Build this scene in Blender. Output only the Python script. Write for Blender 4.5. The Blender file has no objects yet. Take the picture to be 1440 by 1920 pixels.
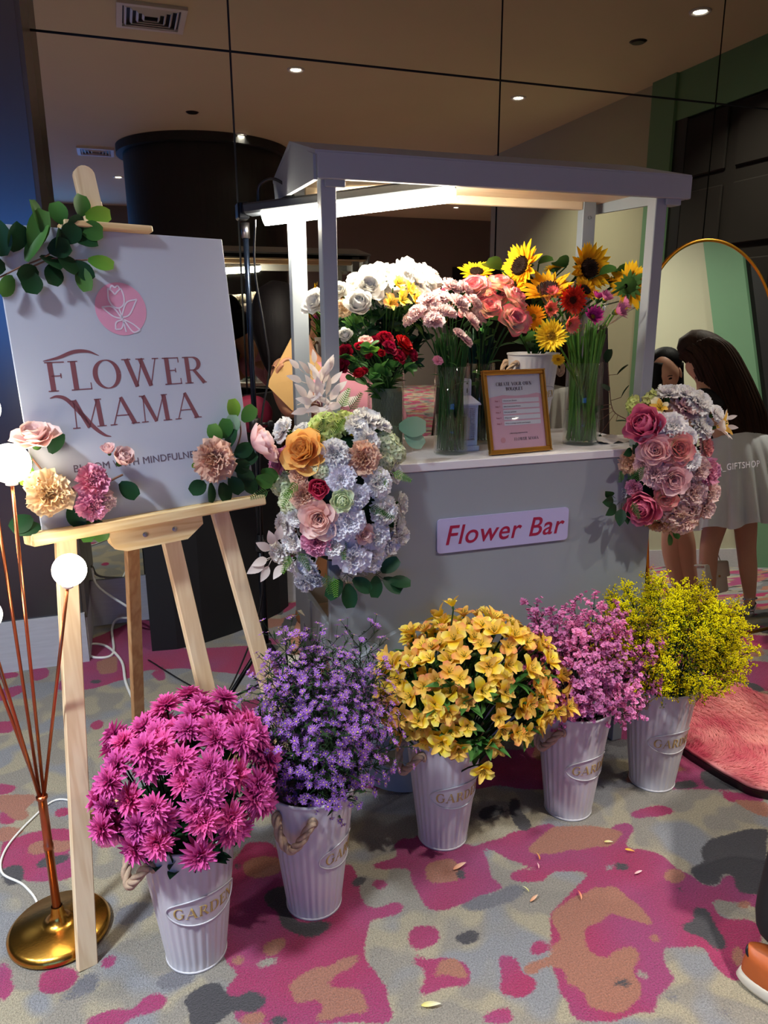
import bpy, math, random
import numpy as np
from mathutils import Vector, Matrix, Euler
random.seed(7); RS = np.random.RandomState(11)
SC = bpy.context.scene
COL = SC.collection
PI = math.pi

# ---------------------------------------------------------------- camera
FPX = 1400.0
TH, YAW, ROLL, EYE = math.radians(14.4), math.radians(19), math.radians(0.3), 1.45
_s, _c = math.sin(TH), math.cos(TH)
CF = np.array([math.sin(YAW)*_c, math.cos(YAW)*_c, -_s])
CR = np.array([math.cos(YAW), -math.sin(YAW), 0.0])
CU = np.cross(CR, CF)
CR, CU = CR*math.cos(ROLL)-CU*math.sin(ROLL), CU*math.cos(ROLL)+CR*math.sin(ROLL)
CC = np.array([0, 0, EYE])
cd = bpy.data.cameras.new('camera'); cam = bpy.data.objects.new('camera', cd); COL.objects.link(cam)
cd.sensor_fit = 'VERTICAL'; cd.sensor_height = 36; cd.sensor_width = 27; cd.lens = FPX/1920*36
cd.clip_start = 0.02; cd.clip_end = 100
cam.matrix_world = Matrix(((CR[0], CU[0], -CF[0], CC[0]), (CR[1], CU[1], -CF[1], CC[1]), (CR[2], CU[2], -CF[2], CC[2]), (0, 0, 0, 1)))
SC.camera = cam

def ray(x, y): return CF + CR*(x-720)/FPX - CU*(y-960)/FPX
def fl(x, y, z=0.0):
    d = ray(x, y); return CC + d*((z-EYE)/d[2])
def atY(x, y, Y):
    d = ray(x, y); return CC + d*(Y/d[1])
def mpp(p):                                    # metres per photo pixel at a point
    return float((np.array(p)-CC) @ CF)/FPX

# ---------------------------------------------------------------- view, world, big lights
SC.view_settings.view_transform = 'Standard'; SC.view_settings.look = 'None'
SC.view_settings.gamma = 1; SC.view_settings.use_curve_mapping = False
SC.view_settings.exposure = 0.12
w = bpy.data.worlds.new('world'); SC.world = w; w.use_nodes = True
w.node_tree.nodes['Background'].inputs[0].default_value = (0.30, 0.33, 0.42, 1)
w.node_tree.nodes['Background'].inputs[1].default_value = 0.05
HC, YW, XR, YB = 3.6, 3.71, 5.0, -8.7          # ceiling height, mirror wall, right wall, far back wall
SCREEN_E, TUBE_E, GLOBE_E, SPOT_E, BEAM = 3.1, 130.0, 22.0, 30.0, 0.55

# ---------------------------------------------------------------- tags and objects
def tag(o, label=None, cat=None, group=None, kind=None):
    if label: o['label'] = label
    if cat: o['category'] = cat
    if group: o['group'] = group
    if kind: o['kind'] = kind
    return o
def empty(name, loc, label=None, cat=None, group=None, rz=0.0):
    o = bpy.data.objects.new(name, None); COL.objects.link(o); o.location = Vector(loc); o.rotation_euler = (0, 0, rz)
    o.empty_display_size = 0.05
    return tag(o, label, cat, group)
def link(name, me, parent=None, M=None):
    o = bpy.data.objects.new(name, me); COL.objects.link(o)
    if M is not None: o.matrix_world = M
    if parent is not None:
        o.parent = parent
        o.matrix_parent_inverse = PINV(parent)
    return o
def PINV(p):
    m = Matrix.Translation(p.location) @ p.rotation_euler.to_matrix().to_4x4() if p.parent is None and p.type == 'EMPTY' else Matrix(p.matrix_basis)
    if p.parent is not None:
        m = PWORLD(p)
    return m.inverted()
def PWORLD(p):
    b = Matrix(p.matrix_basis)
    if p.parent is None: return b
    return PWORLD(p.parent) @ p.matrix_parent_inverse @ b

class MB:
    def __init__(s): s.V = []; s.F = []; s.T = []; s.MI = []; s.n = 0
    def add(s, V, F, M=None, t=0.0, mi=0):
        V = np.asarray(V, float)
        if M is not None:
            M = np.asarray(M); V = V @ M[:3, :3].T + M[:3, 3]
        s.V.append(V); n = s.n
        s.F += [tuple(i+n for i in f) for f in F]; s.MI += [mi]*len(F)
        s.T.append(np.full(len(V), t) if np.isscalar(t) else np.asarray(t)); s.n += len(V)
        return s
    def merge(s, o, M=None, mi=None):
        V = np.concatenate(o.V)
        if M is not None:
            M = np.asarray(M); V = V @ M[:3, :3].T + M[:3, 3]
        n = s.n; s.V.append(V); s.F += [tuple(i+n for i in f) for f in o.F]
        s.MI += o.MI if mi is None else [mi]*len(o.F); s.T += o.T; s.n += len(V); return s
    def box(s, c, d, R=None, mi=0, t=0.0, bev=0.0):
        c = np.asarray(c, float); h = np.asarray(d, float)/2
        if bev > 0:
            b = min(bev, h.min()*0.9); V = []; idx = {}
            for sx in (-1, 1):
                for sy in (-1, 1):
                    for sz in (-1, 1):
                        sg = np.array([sx, sy, sz])
                        for a in range(3):
                            p = sg*(h-b); p[a] = sg[a]*h[a]; idx[(sx, sy, sz, a)] = len(V); V.append(p)
            F = []
            for a in range(3):
                b1, b2 = (a+1) % 3, (a+2) % 3
                for sa in (-1, 1):
                    q = []
                    for s1, s2 in ((-1, -1), (1, -1), (1, 1), (-1, 1)):
                        k = [0, 0, 0]; k[a] = sa; k[b1] = s1; k[b2] = s2; q.append(idx[(*k, a)])
                    F.append(q if sa > 0 else q[::-1])
                for s1 in (-1, 1):
                    for s2 in (-1, 1):
                        def g(sa, ax):
                            k = [0, 0, 0]; k[a] = sa; k[b1] = s1; k[b2] = s2; return idx[(*k, ax)]
                        q = [g(-1, b1), g(1, b1), g(1, b2), g(-1, b2)]
                        F.append(q if s1*s2 < 0 else q[::-1])
            for k in ((x, y, z) for x in (-1, 1) for y in (-1, 1) for z in (-1, 1)):
                q = [idx[(*k, 0)], idx[(*k, 1)], idx[(*k, 2)]]; F.append(q if k[0]*k[1]*k[2] > 0 else q[::-1])
            V = np.array(V)
        else:
            V = np.array([[x, y, z] for x in (-1, 1) for y in (-1, 1) for z in (-1, 1)])*h
            F = [(0, 1, 3, 2), (4, 6, 7, 5), (0, 4, 5, 1), (2, 3, 7, 6), (0, 2, 6, 4), (1, 5, 7, 3)]
        if R is not None: V = V @ np.asarray(R).T
        return s.add(V+c, F, t=t, mi=mi)
    def bar(s, p, q, w, d, up=(0, 0, 1), mi=0, bev=0.0):      # box from p to q, width w along side, depth d along up
        p = np.asarray(p, float); q = np.asarray(q, float); z = q-p; L = np.linalg.norm(z); z = z/L
        x = np.cross(np.asarray(up, float), z); x /= np.linalg.norm(x); y = np.cross(z, x)
        return s.box((p+q)/2, (w, d, L), R=np.column_stack([x, y, z]), mi=mi, bev=bev)
    def lathe(s, prof, n=48, c=(0, 0, 0), mi=0, M=None, t=0.0, cap=False):
        prof = np.asarray(prof, float); m = len(prof); a = np.arange(n)/n*2*PI
        V = np.stack([np.outer(prof[:, 0], np.cos(a)), np.outer(prof[:, 0], np.sin(a)), np.repeat(prof[:, 1:2], n, 1)], -1).reshape(-1, 3)
        F = [(i*n+j, i*n+(j+1) % n, (i+1)*n+(j+1) % n, (i+1)*n+j) for i in range(m-1) for j in range(n)]
        if cap: F += [tuple(range(n-1, -1, -1)), tuple((m-1)*n+j for j in range(n))]
        return s.add(V+np.asarray(c) if M is None else V, F, M=M, mi=mi, t=t)
    def tube(s, P, r, n=8, mi=0, t=0.0, cap=True):
        P = np.asarray(P, float); m = len(P); r = np.full(m, r) if np.isscalar(r) else np.asarray(r)
        T = np.gradient(P, axis=0); T /= np.linalg.norm(T, axis=1)[:, None]+1e-12
        u = np.cross(T[0], [0.3, 0.9, 0.1]); 
        if np.linalg.norm(u) < 0.1: u = np.cross(T[0], [1, 0, 0])
        V = []; a = np.arange(n)/n*2*PI
        for i in range(m):
            u = u-T[i]*(u@T[i]); u /= np.linalg.norm(u); v = np.cross(T[i], u)
            V.append(P[i]+r[i]*(np.outer(np.cos(a), u)+np.outer(np.sin(a), v)))
        F = [(i*n+j, i*n+(j+1) % n, (i+1)*n+(j+1) % n, (i+1)*n+j) for i in range(m-1) for j in range(n)]
        if cap: F += [tuple(range(n-1, -1, -1)), tuple((m-1)*n+j for j in range(n))]
        return s.add(np.concatenate(V), F, mi=mi, t=t)
    def sph(s, c, r, n=12, m=8, mi=0, t=0.0, M=None):
        r = np.ones(3)*r; th = np.linspace(0, PI, m+1)[1:-1]; a = np.arange(n)/n*2*PI
        V = [[0, 0, 1]]+[[math.sin(x)*math.cos(y), math.sin(x)*math.sin(y), math.cos(x)] for x in th for y in a]+[[0, 0, -1]]
        k = len(th)
        F = [(0, 1+j, 1+(j+1) % n) for j in range(n)]+[(1+i*n+j, 1+(i+1)*n+j, 1+(i+1)*n+(j+1) % n, 1+i*n+(j+1) % n) for i in range(k-1) for j in range(n)]
        F += [(1+k*n, 1+(k-1)*n+(j+1) % n, 1+(k-1)*n+j) for j in range(n)]
        return s.add(np.array(V)*r+np.asarray(c), F, mi=mi, t=t, M=M)
    def prism(s, poly, z0, z1, M=None, mi=0, t=0.0):          # 2D polygon extruded in z
        n = len(poly); p = np.asarray(poly, float)
        V = np.concatenate([np.c_[p, np.full(n, z0)], np.c_[p, np.full(n, z1)]])
        F = [tuple(range(n-1, -1, -1)), tuple(range(n, 2*n))]+[(i, (i+1) % n, n+(i+1) % n, n+i) for i in range(n)]
        return s.add(V, F, M=M, mi=mi, t=t)
    def mesh(s, name, mats, smooth=True):
        me = bpy.data.meshes.new(name)
        V = np.concatenate(s.V) if s.V else np.zeros((0, 3))
        me.from_pydata(V.tolist(), [], s.F)
        mats = mats if isinstance(mats, (list, tuple)) else [mats]
        for m in mats: me.materials.append(m)
        if len(mats) > 1: me.polygons.foreach_set('material_index', s.MI)
        a = me.attributes.new('tint', 'FLOAT', 'POINT'); a.data.foreach_set('value', np.concatenate(s.T).astype(float))
        if smooth: me.polygons.foreach_set('use_smooth', [True]*len(me.polygons))
        me.update(); return me
    def build(s, name, mats, parent=None, smooth=True, M=None):
        return link(name, s.mesh(name, mats, smooth), parent, M)
def solid(name, mb, mats, label=None, cat=None, group=None, kind=None, parent=None, smooth=False):
    return tag(mb.build(name, mats, parent, smooth), label, cat, group, kind)

def frame(n, roll=0.0, p=(0, 0, 0), s=1.0):                    # matrix whose +Z looks along n
    z = Vector(n).normalized(); x = Vector((0, 0, 1)).cross(z)
    if x.length < 0.05: x = Vector((1, 0, 0))
    x.normalize(); y = z.cross(x)
    R = Matrix((x, y, z)).transposed() @ Matrix.Rotation(roll, 3, 'Z')
    return Matrix.Translation(Vector(p)) @ R.to_4x4() @ Matrix.Diagonal((s, s, s, 1))
def bez(p, c, q, n=8):
    t = np.linspace(0, 1, n)[:, None]; p, c, q = map(lambda v: np.asarray(v, float), (p, c, q))
    return (1-t)**2*p+2*t*(1-t)*c+t*t*q
def smooth_path(pts, n=6):                                     # Catmull-Rom through points
    P = np.asarray(pts, float); P = np.vstack([2*P[0]-P[1], P, 2*P[-1]-P[-2]]); out = []
    for i in range(1, len(P)-2):
        for t in np.linspace(0, 1, n, endpoint=False):
            a, b, c, d = P[i-1], P[i], P[i+1], P[i+2]
            out.append(0.5*((2*b)+(-a+c)*t+(2*a-5*b+4*c-d)*t*t+(-a+3*b-3*c+d)*t**3))
    out.append(P[-2]); return np.array(out)

# ---------------------------------------------------------------- materials
def srgb(c):
    if isinstance(c, str): c = [int(c[i:i+2], 16) for i in (0, 2, 4)]
    return tuple(((v/255)/12.92 if v/255 <= 0.04045 else ((v/255+0.055)/1.055)**2.4) for v in c)+(1,)
MATS = {}
class N:                                                       # small node helper
    def __init__(s, name):
        s.m = bpy.data.materials.new(name); s.m.use_nodes = True; s.t = s.m.node_tree; s.b = s.t.nodes['Principled BSDF']
    def n(s, typ, **kw):
        x = s.t.nodes.new('ShaderNode'+typ)
        for k, v in kw.items(): setattr(x, k, v)
        return x
    def put(s, sock, v):
        if isinstance(v, bpy.types.NodeSocket): s.t.links.new(v, sock)
        else: sock.default_value = v
    def math(s, op, a, b=None, c=None, clamp=False):
        x = s.n('Math', operation=op); x.use_clamp = clamp
        for i, v in enumerate((a, b, c)):
            if v is not None: s.put(x.inputs[i], v)
        return x.outputs[0]
    def mix(s, f, a, b):
        x = s.n('Mix', data_type='RGBA'); s.put(x.inputs[0], f); s.put(x.inputs[6], a); s.put(x.inputs[7], b); return x.outputs[2]
    def noise(s, scale, detail=2, rough=0.5, vec=None, dim='3D'):
        x = s.n('TexNoise'); x.inputs['Scale'].default_value = scale; x.inputs['Detail'].default_value = detail; x.inputs['Roughness'].default_value = rough
        if vec is not None: s.put(x.inputs['Vector'], vec)
        return x.outputs[0]
    def co(s, out='Object'): return s.n('TexCoord').outputs[out]
    def mapv(s, vec, scale=(1, 1, 1), rot=(0, 0, 0), loc=(0, 0, 0)):
        x = s.n('Mapping'); s.put(x.inputs[0], vec); x.inputs['Scale'].default_value = scale; x.inputs['Rotation'].default_value = rot; x.inputs['Location'].default_value = loc; return x.outputs[0]
    def attr(s, name): return s.n('Attribute', attribute_name=name).outputs['Fac']
    def rnd(s): return s.n('ObjectInfo').outputs['Random']
    def ramp(s, f, stops, interp='LINEAR'):
        x = s.n('ValToRGB'); s.put(x.inputs[0], f); r = x.color_ramp; r.interpolation = interp
        while len(r.elements) < len(stops): r.elements.new(0.5)
        for e, (p, c) in zip(r.elements, stops): e.position = p; e.color = c
        return x.outputs[0]
    def bump(s, h, st=0.3, dist=0.01):
        x = s.n('Bump'); x.inputs['Strength'].default_value = st; x.inputs['Distance'].default_value = dist; s.put(x.inputs['Height'], h); s.t.links.new(x.outputs[0], s.b.inputs['Normal'])
    def set(s, **kw):
        for k, v in kw.items(): s.put(s.b.inputs[k.replace('_', ' ')], v)
        return s
def plain(name, c, rough=0.5, metal=0.0, var=0.06, nscale=30, bump=0.0, **kw):
    if name in MATS: return MATS[name]
    k = N(name); c = srgb(c)
    nz = k.noise(nscale, 3, vec=k.co())
    d = tuple(v*(1-var) for v in c[:3])+(1,); l = tuple(min(1, v*(1+var)) for v in c[:3])+(1,)
    k.set(Base_Color=k.mix(nz, d, l), Roughness=rough, Metallic=metal)
    if bump: k.bump(nz, bump, 0.002)
    for a, v in kw.items(): k.put(k.b.inputs[a.replace('_', ' ')], v)
    MATS[name] = k.m; return k.m
def petal_mat(name, base, tip, mid=None, var=0.10, sss=True, rough=0.75, edge=None):
    if name in MATS: return MATS[name]
    k = N(name); t = k.attr('tint'); b, e = srgb(base), srgb(tip)
    st = [(0.0, b), (1.0, e)] if mid is None else [(0.0, b), (0.62, srgb(mid)), (1.0, e)]
    c = k.ramp(t, st)
    hs = k.n('HueSaturation'); k.put(hs.inputs['Color'], c)
    k.put(hs.inputs['Value'], k.math('MULTIPLY_ADD', k.rnd(), var*2, 1-var)); k.put(hs.inputs['Hue'], k.math('MULTIPLY_ADD', k.rnd(), 0.02, 0.49))
    k.set(Base_Color=hs.outputs[0], Roughness=rough)
    k.b.inputs['Specular IOR Level'].default_value = 0.25
    # petals let some light through
    out = k.t.nodes['Material Output']; tr = k.n('BsdfTranslucent'); k.put(tr.inputs[0], hs.outputs[0])
    mx = k.n('MixShader'); mx.inputs[0].default_value = 0.28; k.t.links.new(k.b.outputs[0], mx.inputs[1]); k.t.links.new(tr.outputs[0], mx.inputs[2]); k.t.links.new(mx.outputs[0], out.inputs[0])
    MATS[name] = k.m; return k.m
def wood_mat(name, c1, c2, axis='Z', scale=1.0, knots=True, rough=0.5, loc=(0, 0, 0)):
    k = N(name); v = k.co('Object')
    sc = {'Z': (14, 14, 1.3), 'X': (1.3, 14, 14), 'Y': (14, 1.3, 14)}[axis]
    m = k.mapv(v, tuple(a*scale for a in sc), loc=loc)
    n1 = k.noise(1.3, 3, 0.55, m)
    wv = k.math('SINE', k.math('MULTIPLY', n1, 34.0)); wv = k.math('MULTIPLY_ADD', wv, 0.5, 0.5)
    fine = k.noise(9, 2, 0.6, k.mapv(v, tuple(a*scale*1.5 for a in sc)))
    f = k.math('ADD', k.math('MULTIPLY', wv, 0.6), k.math('MULTIPLY', fine, 0.4))
    k.set(Base_Color=k.mix(f, srgb(c1), srgb(c2)), Roughness=rough); k.bump(f, 0.08, 0.001); MATS[name] = k.m; return k.m
def emit(name, c, st):
    m = bpy.data.materials.new(name); m.use_nodes = True; t = m.node_tree; b = t.nodes['Principled BSDF']
    b.inputs['Base Color'].default_value = (0.9, 0.9, 0.9, 1)
    b.inputs['Emission Color'].default_value = tuple(c)+(1,); b.inputs['Emission Strength'].default_value = st; MATS[name] = m; return m
def glass_mat(name, tint=(0.93, 0.97, 0.95), extra=0.0, rough=0.02):
    m = bpy.data.materials.new(name); m.use_nodes = True; t = m.node_tree; t.nodes.clear()
    o = t.nodes.new('ShaderNodeOutputMaterial'); a = t.nodes.new('ShaderNodeBsdfTransparent'); g = t.nodes.new('ShaderNodeBsdfGlossy'); x = t.nodes.new('ShaderNodeMixShader'); f = t.nodes.new('ShaderNodeLayerWeight')
    f.inputs[0].default_value = 0.5; a.inputs[0].default_value = (*tint, 1); g.inputs[0].default_value = (1, 1, 1, 1); g.inputs['Roughness'].default_value = rough
    ad = t.nodes.new('ShaderNodeMath'); ad.operation = 'MULTIPLY_ADD'; ad.inputs[1].default_value = 0.7; ad.inputs[2].default_value = extra+.025; ad.use_clamp = True
    pw = t.nodes.new('ShaderNodeMath'); pw.operation = 'POWER'; pw.inputs[1].default_value = 4.0; t.links.new(f.outputs['Facing'], pw.inputs[0]); t.links.new(pw.outputs[0], ad.inputs[0]); t.links.new(ad.outputs[0], x.inputs[0]); t.links.new(a.outputs[0], x.inputs[1]); t.links.new(g.outputs[0], x.inputs[2]); t.links.new(x.outputs[0], o.inputs[0])
    MATS[name] = m; return m

WHITE = plain('white_paint', (222, 220, 222), 0.42, var=0.03, nscale=9, bump=0.05)
BUCKET_W = plain('white_enamel', (204, 200, 202), 0.38, var=0.04, nscale=14, bump=0.05)
BLACK = plain('black_plastic', (18, 18, 20), 0.4, var=0.1)
BLACKMET = plain('black_metal', (24, 26, 32), 0.32, 0.6)
STEEL = plain('steel', (170, 170, 175), 0.3, 1.0)
GOLD = plain('gold_metal', (214, 160, 70), 0.24, 1.0, var=0.12, nscale=160, bump=0.12)
COPPER = plain('copper_metal', (205, 120, 80), 0.3, 1.0)
GOLDFR = plain('gilt_frame', (190, 140, 62), 0.32, 0.85)
ROPE = plain('jute_rope', (178, 150, 124), 0.95, var=0.35, nscale=120, bump=0.8)
PINE = wood_mat('pine_wood', (214, 178, 130), (240, 214, 168), 'Z')
PINEX = wood_mat('pine_wood_wide', (214, 176, 118), (242, 218, 168), 'X')
PINED = wood_mat('dark_grain_pine', (176, 120, 70), (226, 178, 120), 'Z', 0.7)
PLANKS = wood_mat('limewashed_board', (218, 196, 164), (232, 212, 184), 'X', 0.5)
STEMG = petal_mat('green_stem', (58, 92, 40), (74, 110, 52))
LEAFD = petal_mat('dark_leaf', (22, 52, 30), (34, 72, 42), rough=0.4)
LEAFM = petal_mat('mid_leaf', (50, 96, 40), (82, 132, 62), rough=0.45)
LEAFL = petal_mat('light_leaf', (84, 140, 44), (134, 184, 70), rough=0.45)
LEAFE = petal_mat('eucalyptus_leaf', (108, 150, 120), (150, 180, 150), rough=0.5)
LEAFW = petal_mat('bleached_leaf', (232, 218, 206), (244, 234, 226), rough=0.6)
YELC = petal_mat('flower_centre', (190, 150, 40), (225, 195, 80))
# ================================================================ SETTING
# ---- carpet pattern: outlines of the woven shapes, digitised in tiles, laid out on the floor
def PZ(pts, ox, oy, s): return [tuple(fl(ox+x*s, oy+y*s)[:2]) for x, y in pts]
Z1 = (0, 1500, 1/3); Z2 = (400, 1560, 1/3); Z3 = (780, 1480, 660/1440); Z4 = (0, 1140, 560/1440)
def grp(z, *polys): return [PZ(p, *z) for p in polys]
MAG = grp(Z2, [(100,170),(200,50),(330,60),(400,150),(600,180),(780,180),(830,330),(850,420),(900,430),(1000,395),(1060,400),(1075,440),(1020,475),(890,485),(865,540),(860,620),(850,660),(870,740),(990,880),(960,930),(1010,1000),(1010,1080),(140,1080),(50,870),(150,830),(100,740),(70,740),(20,600),(0,300)],
  [(1010,60),(1080,30),(1180,60),(1240,150),(1400,200),(1440,260),(1440,380),(1330,440),(1230,450),(1180,400),(1150,310),(1120,280),(1100,200),(900,215),(870,190),(1040,150)],
  [(890,270),(960,260),(985,300),(950,335),(890,310)], [(1100,530),(1240,525),(1290,600),(1200,640),(1090,655),(1105,590)],
  [(1090,690),(1150,690),(1200,720),(1300,700),(1440,740),(1440,870),(1280,870),(1200,930),(1130,930),(1130,900),(1200,850),(1190,770),(1100,740)]) \
 + grp(Z3, [(580,480),(650,400),(720,345),(800,330),(890,240),(1000,260),(1030,300),(1120,350),(1190,400),(1240,390),(1260,350),(1310,350),(1330,420),(1440,430),(1440,510),(1380,480),(1300,460),(1200,445),(1240,530),(1340,530),(1400,545),(1420,600),(1320,800),(1260,760),(1200,690),(1200,650),(1120,640),(1060,650),(1010,640),(1010,700),(1070,780),(1000,830),(970,910),(860,925),(780,950),(700,955),(640,940),(620,870),(575,820),(580,800),(600,790),(560,640),(540,520)],
  [(330,670),(410,690),(430,720),(420,750),(500,780),(490,820),(430,860),(330,830),(350,760)], [(460,650),(500,600),(560,660),(460,700)], [(260,930),(390,885),(405,960),(265,960)],
  [(330,560),(380,545),(385,560),(340,572)], [(370,350),(450,330),(560,350),(510,380),(400,375)], [(550,710),(600,705),(640,745),(600,775),(560,740)],
  [(0,180),(60,200),(240,230),(290,280),(310,370),(380,400),(280,430),(180,470),(90,500),(50,490),(0,400)],
  [(200,250),(330,200),(560,130),(590,180),(700,200),(860,130),(900,150),(850,230),(890,250),(720,345),(640,330),(530,340),(430,300),(380,290),(300,240)],
  [(860,90),(1000,60),(1080,90),(1000,110),(880,120)], [(1250,10),(1400,20),(1440,60),(1270,50)], [(0,555),(80,560),(115,610),(60,650),(0,650)]) \
 + grp(Z1, [(0,40),(100,60),(100,130),(0,140)], [(0,240),(160,190),(250,170),(400,150),(410,260),(380,300),(410,350),(410,440),(270,460),(160,460),(130,440),(60,390),(0,390)],
  [(0,475),(40,490),(0,510)], [(500,80),(620,30),(780,150),(700,240),(560,280),(510,200)], [(300,50),(400,40),(400,90),(300,110)], [(-30,900),(50,900),(75,1060),(40,1150),(-30,1170)],
  [(220,955),(440,940),(430,1040),(360,1090),(220,1085)], [(560,880),(670,870),(670,920),(600,970),(560,940)], [(620,790),(680,780),(660,810)], [(880,850),(935,845),(920,875),(890,875)],
  [(450,1290),(490,1215),(600,1180),(760,1180),(800,1110),(920,1070),(940,1130),(900,1180),(700,1240),(700,1290)]) \
 + grp(Z4, [(-30,310),(90,310),(100,330),(-30,350)], [(-30,400),(110,370),(120,400),(20,450),(-30,440)], [(160,290),(230,285),(240,330),(170,355),(140,330)],
  [(440,150),(700,40),(790,130),(900,200),(1200,180),(1250,330),(880,290),(700,300),(620,340),(540,360),(450,390),(280,400),(300,330),(420,200)],
  [(-30,550),(90,540),(60,600),(-30,610)], [(430,570),(450,540),(500,540),(490,580),(450,590)], [(720,310),(800,300),(800,350),(760,350)], [(-30,840),(90,860),(50,900),(-30,900)],
  [(1150,450),(1250,440),(1250,490),(1170,480)], [(1090,395),(1130,390),(1130,415)])
TAN = grp(Z2, [(170,160),(260,130),(400,150),(380,240),(250,270),(160,230)], [(280,610),(420,580),(400,650),(350,700),(280,690)], [(90,690),(190,690),(180,750),(100,750)],
  [(370,890),(500,800),(560,760),(620,770),(800,680),(850,670),(840,730),(720,790),(600,860),(700,870),(820,880),(850,950),(910,1020),(700,1030),(560,1075),(530,1060),(640,1000),(600,940),(450,980),(440,900)],
  [(140,1030),(280,1005),(330,1030),(280,1090),(130,1090)], [(1190,170),(1290,150),(1400,200),(1380,280),(1200,290),(1200,220)], [(1270,710),(1360,710),(1440,800),(1430,840),(1290,790),(1230,860),(1200,820),(1270,750)]) \
 + grp(Z3, [(550,510),(640,440),(740,400),(820,395),(860,430),(990,560),(970,565),(870,530),(790,500),(760,550),(690,570),(700,650),(760,700),(830,650),(920,640),(910,700),(880,740),(930,800),(920,870),(850,900),(840,920),(700,890),(690,820),(600,800),(630,750),(560,720),(460,770),(430,740),(440,720),(570,670),(510,600),(570,640),(600,600),(560,570)],
  [(1020,320),(1100,330),(1110,360),(1060,400),(1010,360)], [(1300,470),(1380,445),(1370,490),(1310,490)], [(950,600),(1000,590),(1000,630),(950,630)], [(1290,640),(1350,620),(1340,740),(1290,730)],
  [(40,300),(140,280),(170,300),(160,370),(60,380)], [(560,150),(720,150),(860,170),(800,230),(640,250),(500,270),(450,250)], [(1280,40),(1440,50),(1440,120),(1360,90)]) \
 + grp(Z1, [(-30,150),(170,160),(60,230),(-30,240)], [(150,240),(260,220),(400,230),(400,290),(250,300),(180,320),(145,290)], [(-30,30),(60,40),(170,70),(150,120),(80,110)]) \
 + grp(Z4, [(460,260),(560,230),(560,310),(480,320)], [(-30,900),(180,900),(150,960),(-30,980)])
CHA = grp(Z2, [(280,370),(330,310),(440,300),(450,450),(420,470),(500,510),(680,500),(650,550),(530,600),(400,550),(360,500),(370,450),(290,420)], [(110,165),(150,165),(155,210),(110,215)],
  [(0,850),(50,880),(110,940),(200,895),(290,910),(320,950),(270,1000),(100,1010),(0,1080)], [(320,1030),(380,1015),(440,1060),(430,1090),(290,1090)], [(770,260),(880,240),(860,290),(780,315)],
  [(1360,220),(1410,180),(1425,200),(1400,220),(1425,270),(1405,285),(1375,250)]) \
 + grp(Z3, [(800,300),(880,300),(885,320),(820,340)], [(1060,400),(1095,395),(1105,415),(1080,430),(1060,420)], [(1130,490),(1170,480),(1210,495),(1220,560),(1270,620),(1275,655),(1220,660),(1170,600),(1090,585),(1085,560),(1140,545)],
  [(790,770),(890,775),(885,815),(790,810)], [(820,845),(850,845),(850,865),(825,865)], [(1115,330),(1150,300),(1190,300),(1160,250),(1200,200),(1440,150),(1440,430),(1330,430),(1310,400),(1310,350),(1260,340),(1230,400),(1170,390)],
  [(240,90),(340,60),(370,90),(280,130)], [(380,40),(420,30),(430,90),(480,150),(440,180),(390,130)], [(150,590),(265,560),(270,600),(200,645),(150,610)]) \
 + grp(Z1, [(10,390),(90,360),(150,370),(130,430),(155,470),(40,480),(10,440)], [(190,370),(250,320),(400,300),(400,330),(280,380),(200,390)],
  [(1050,1090),(1180,1015),(1240,1040),(1290,1120),(1440,1090),(1440,1200),(1300,1180),(1200,1290),(1050,1290),(1080,1190),(1020,1140)]) \
 + grp(Z4, [(430,345),(490,345),(485,365),(440,365)], [(425,295),(470,292),(460,305)], [(770,250),(790,240),(790,300),(770,300)])
GRY = grp(Z2, [(220,720),(380,700),(405,720),(330,760),(240,765)], [(460,830),(560,800),(650,770),(600,830),(490,850)]) + grp(Z3, [(650,480),(700,475),(690,500),(660,500)], [(880,740),(920,735),(975,775),(930,785)])
SLA = grp(Z1, [(430,1000),(530,950),(580,970),(570,1050),(510,1110),(400,1090)], [(640,640),(740,580),(880,560),(880,640),(760,700),(640,720)], [(540,480),(640,460),(690,490),(600,520)], [(250,1110),(380,1090),(440,1130),(280,1160)], [(840,1010),(1000,960),(1180,980),(1060,1040),(930,1090)]) \
 + grp(Z3, [(180,430),(320,430),(400,380),(480,400),(400,460),(280,500),(180,500)], [(60,540),(130,510),(160,540),(100,560)], [(980,880),(1060,790),(1100,830),(1040,900)], [(1180,900),(1300,870),(1330,930),(1240,950)])
def inside(poly, X, Y):
    p = np.array(poly); r = np.zeros(X.shape, bool); j = len(p)-1
    for i in range(len(p)):
        c = (p[i, 1] > Y) != (p[j, 1] > Y)
        r ^= c & (X < (p[j, 0]-p[i, 0])*(Y-p[i, 1])/(p[j, 1]-p[i, 1]+1e-12)+p[i, 0]); j = i
    return r
GX = np.arange(-1.3, 2.9, 0.012); GY = np.arange(0.45, 3.72, 0.012)
gx, gy = np.meshgrid(GX, GY, indexing='ij')
def field(polys, rad=1):
    f = np.zeros(gx.shape)
    for p in polys: f = np.maximum(f, inside(p, gx, gy))
    for _ in range(rad):
        for ax in (0, 1): f = (np.roll(f, 1, ax)+np.roll(f, -1, ax)+2*f)/4
    return f
fm, ft, fc, fg, fs = field(MAG, 2), field(TAN, 2), field(CHA, 2), field(GRY, 2), field(SLA, 5)
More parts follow.
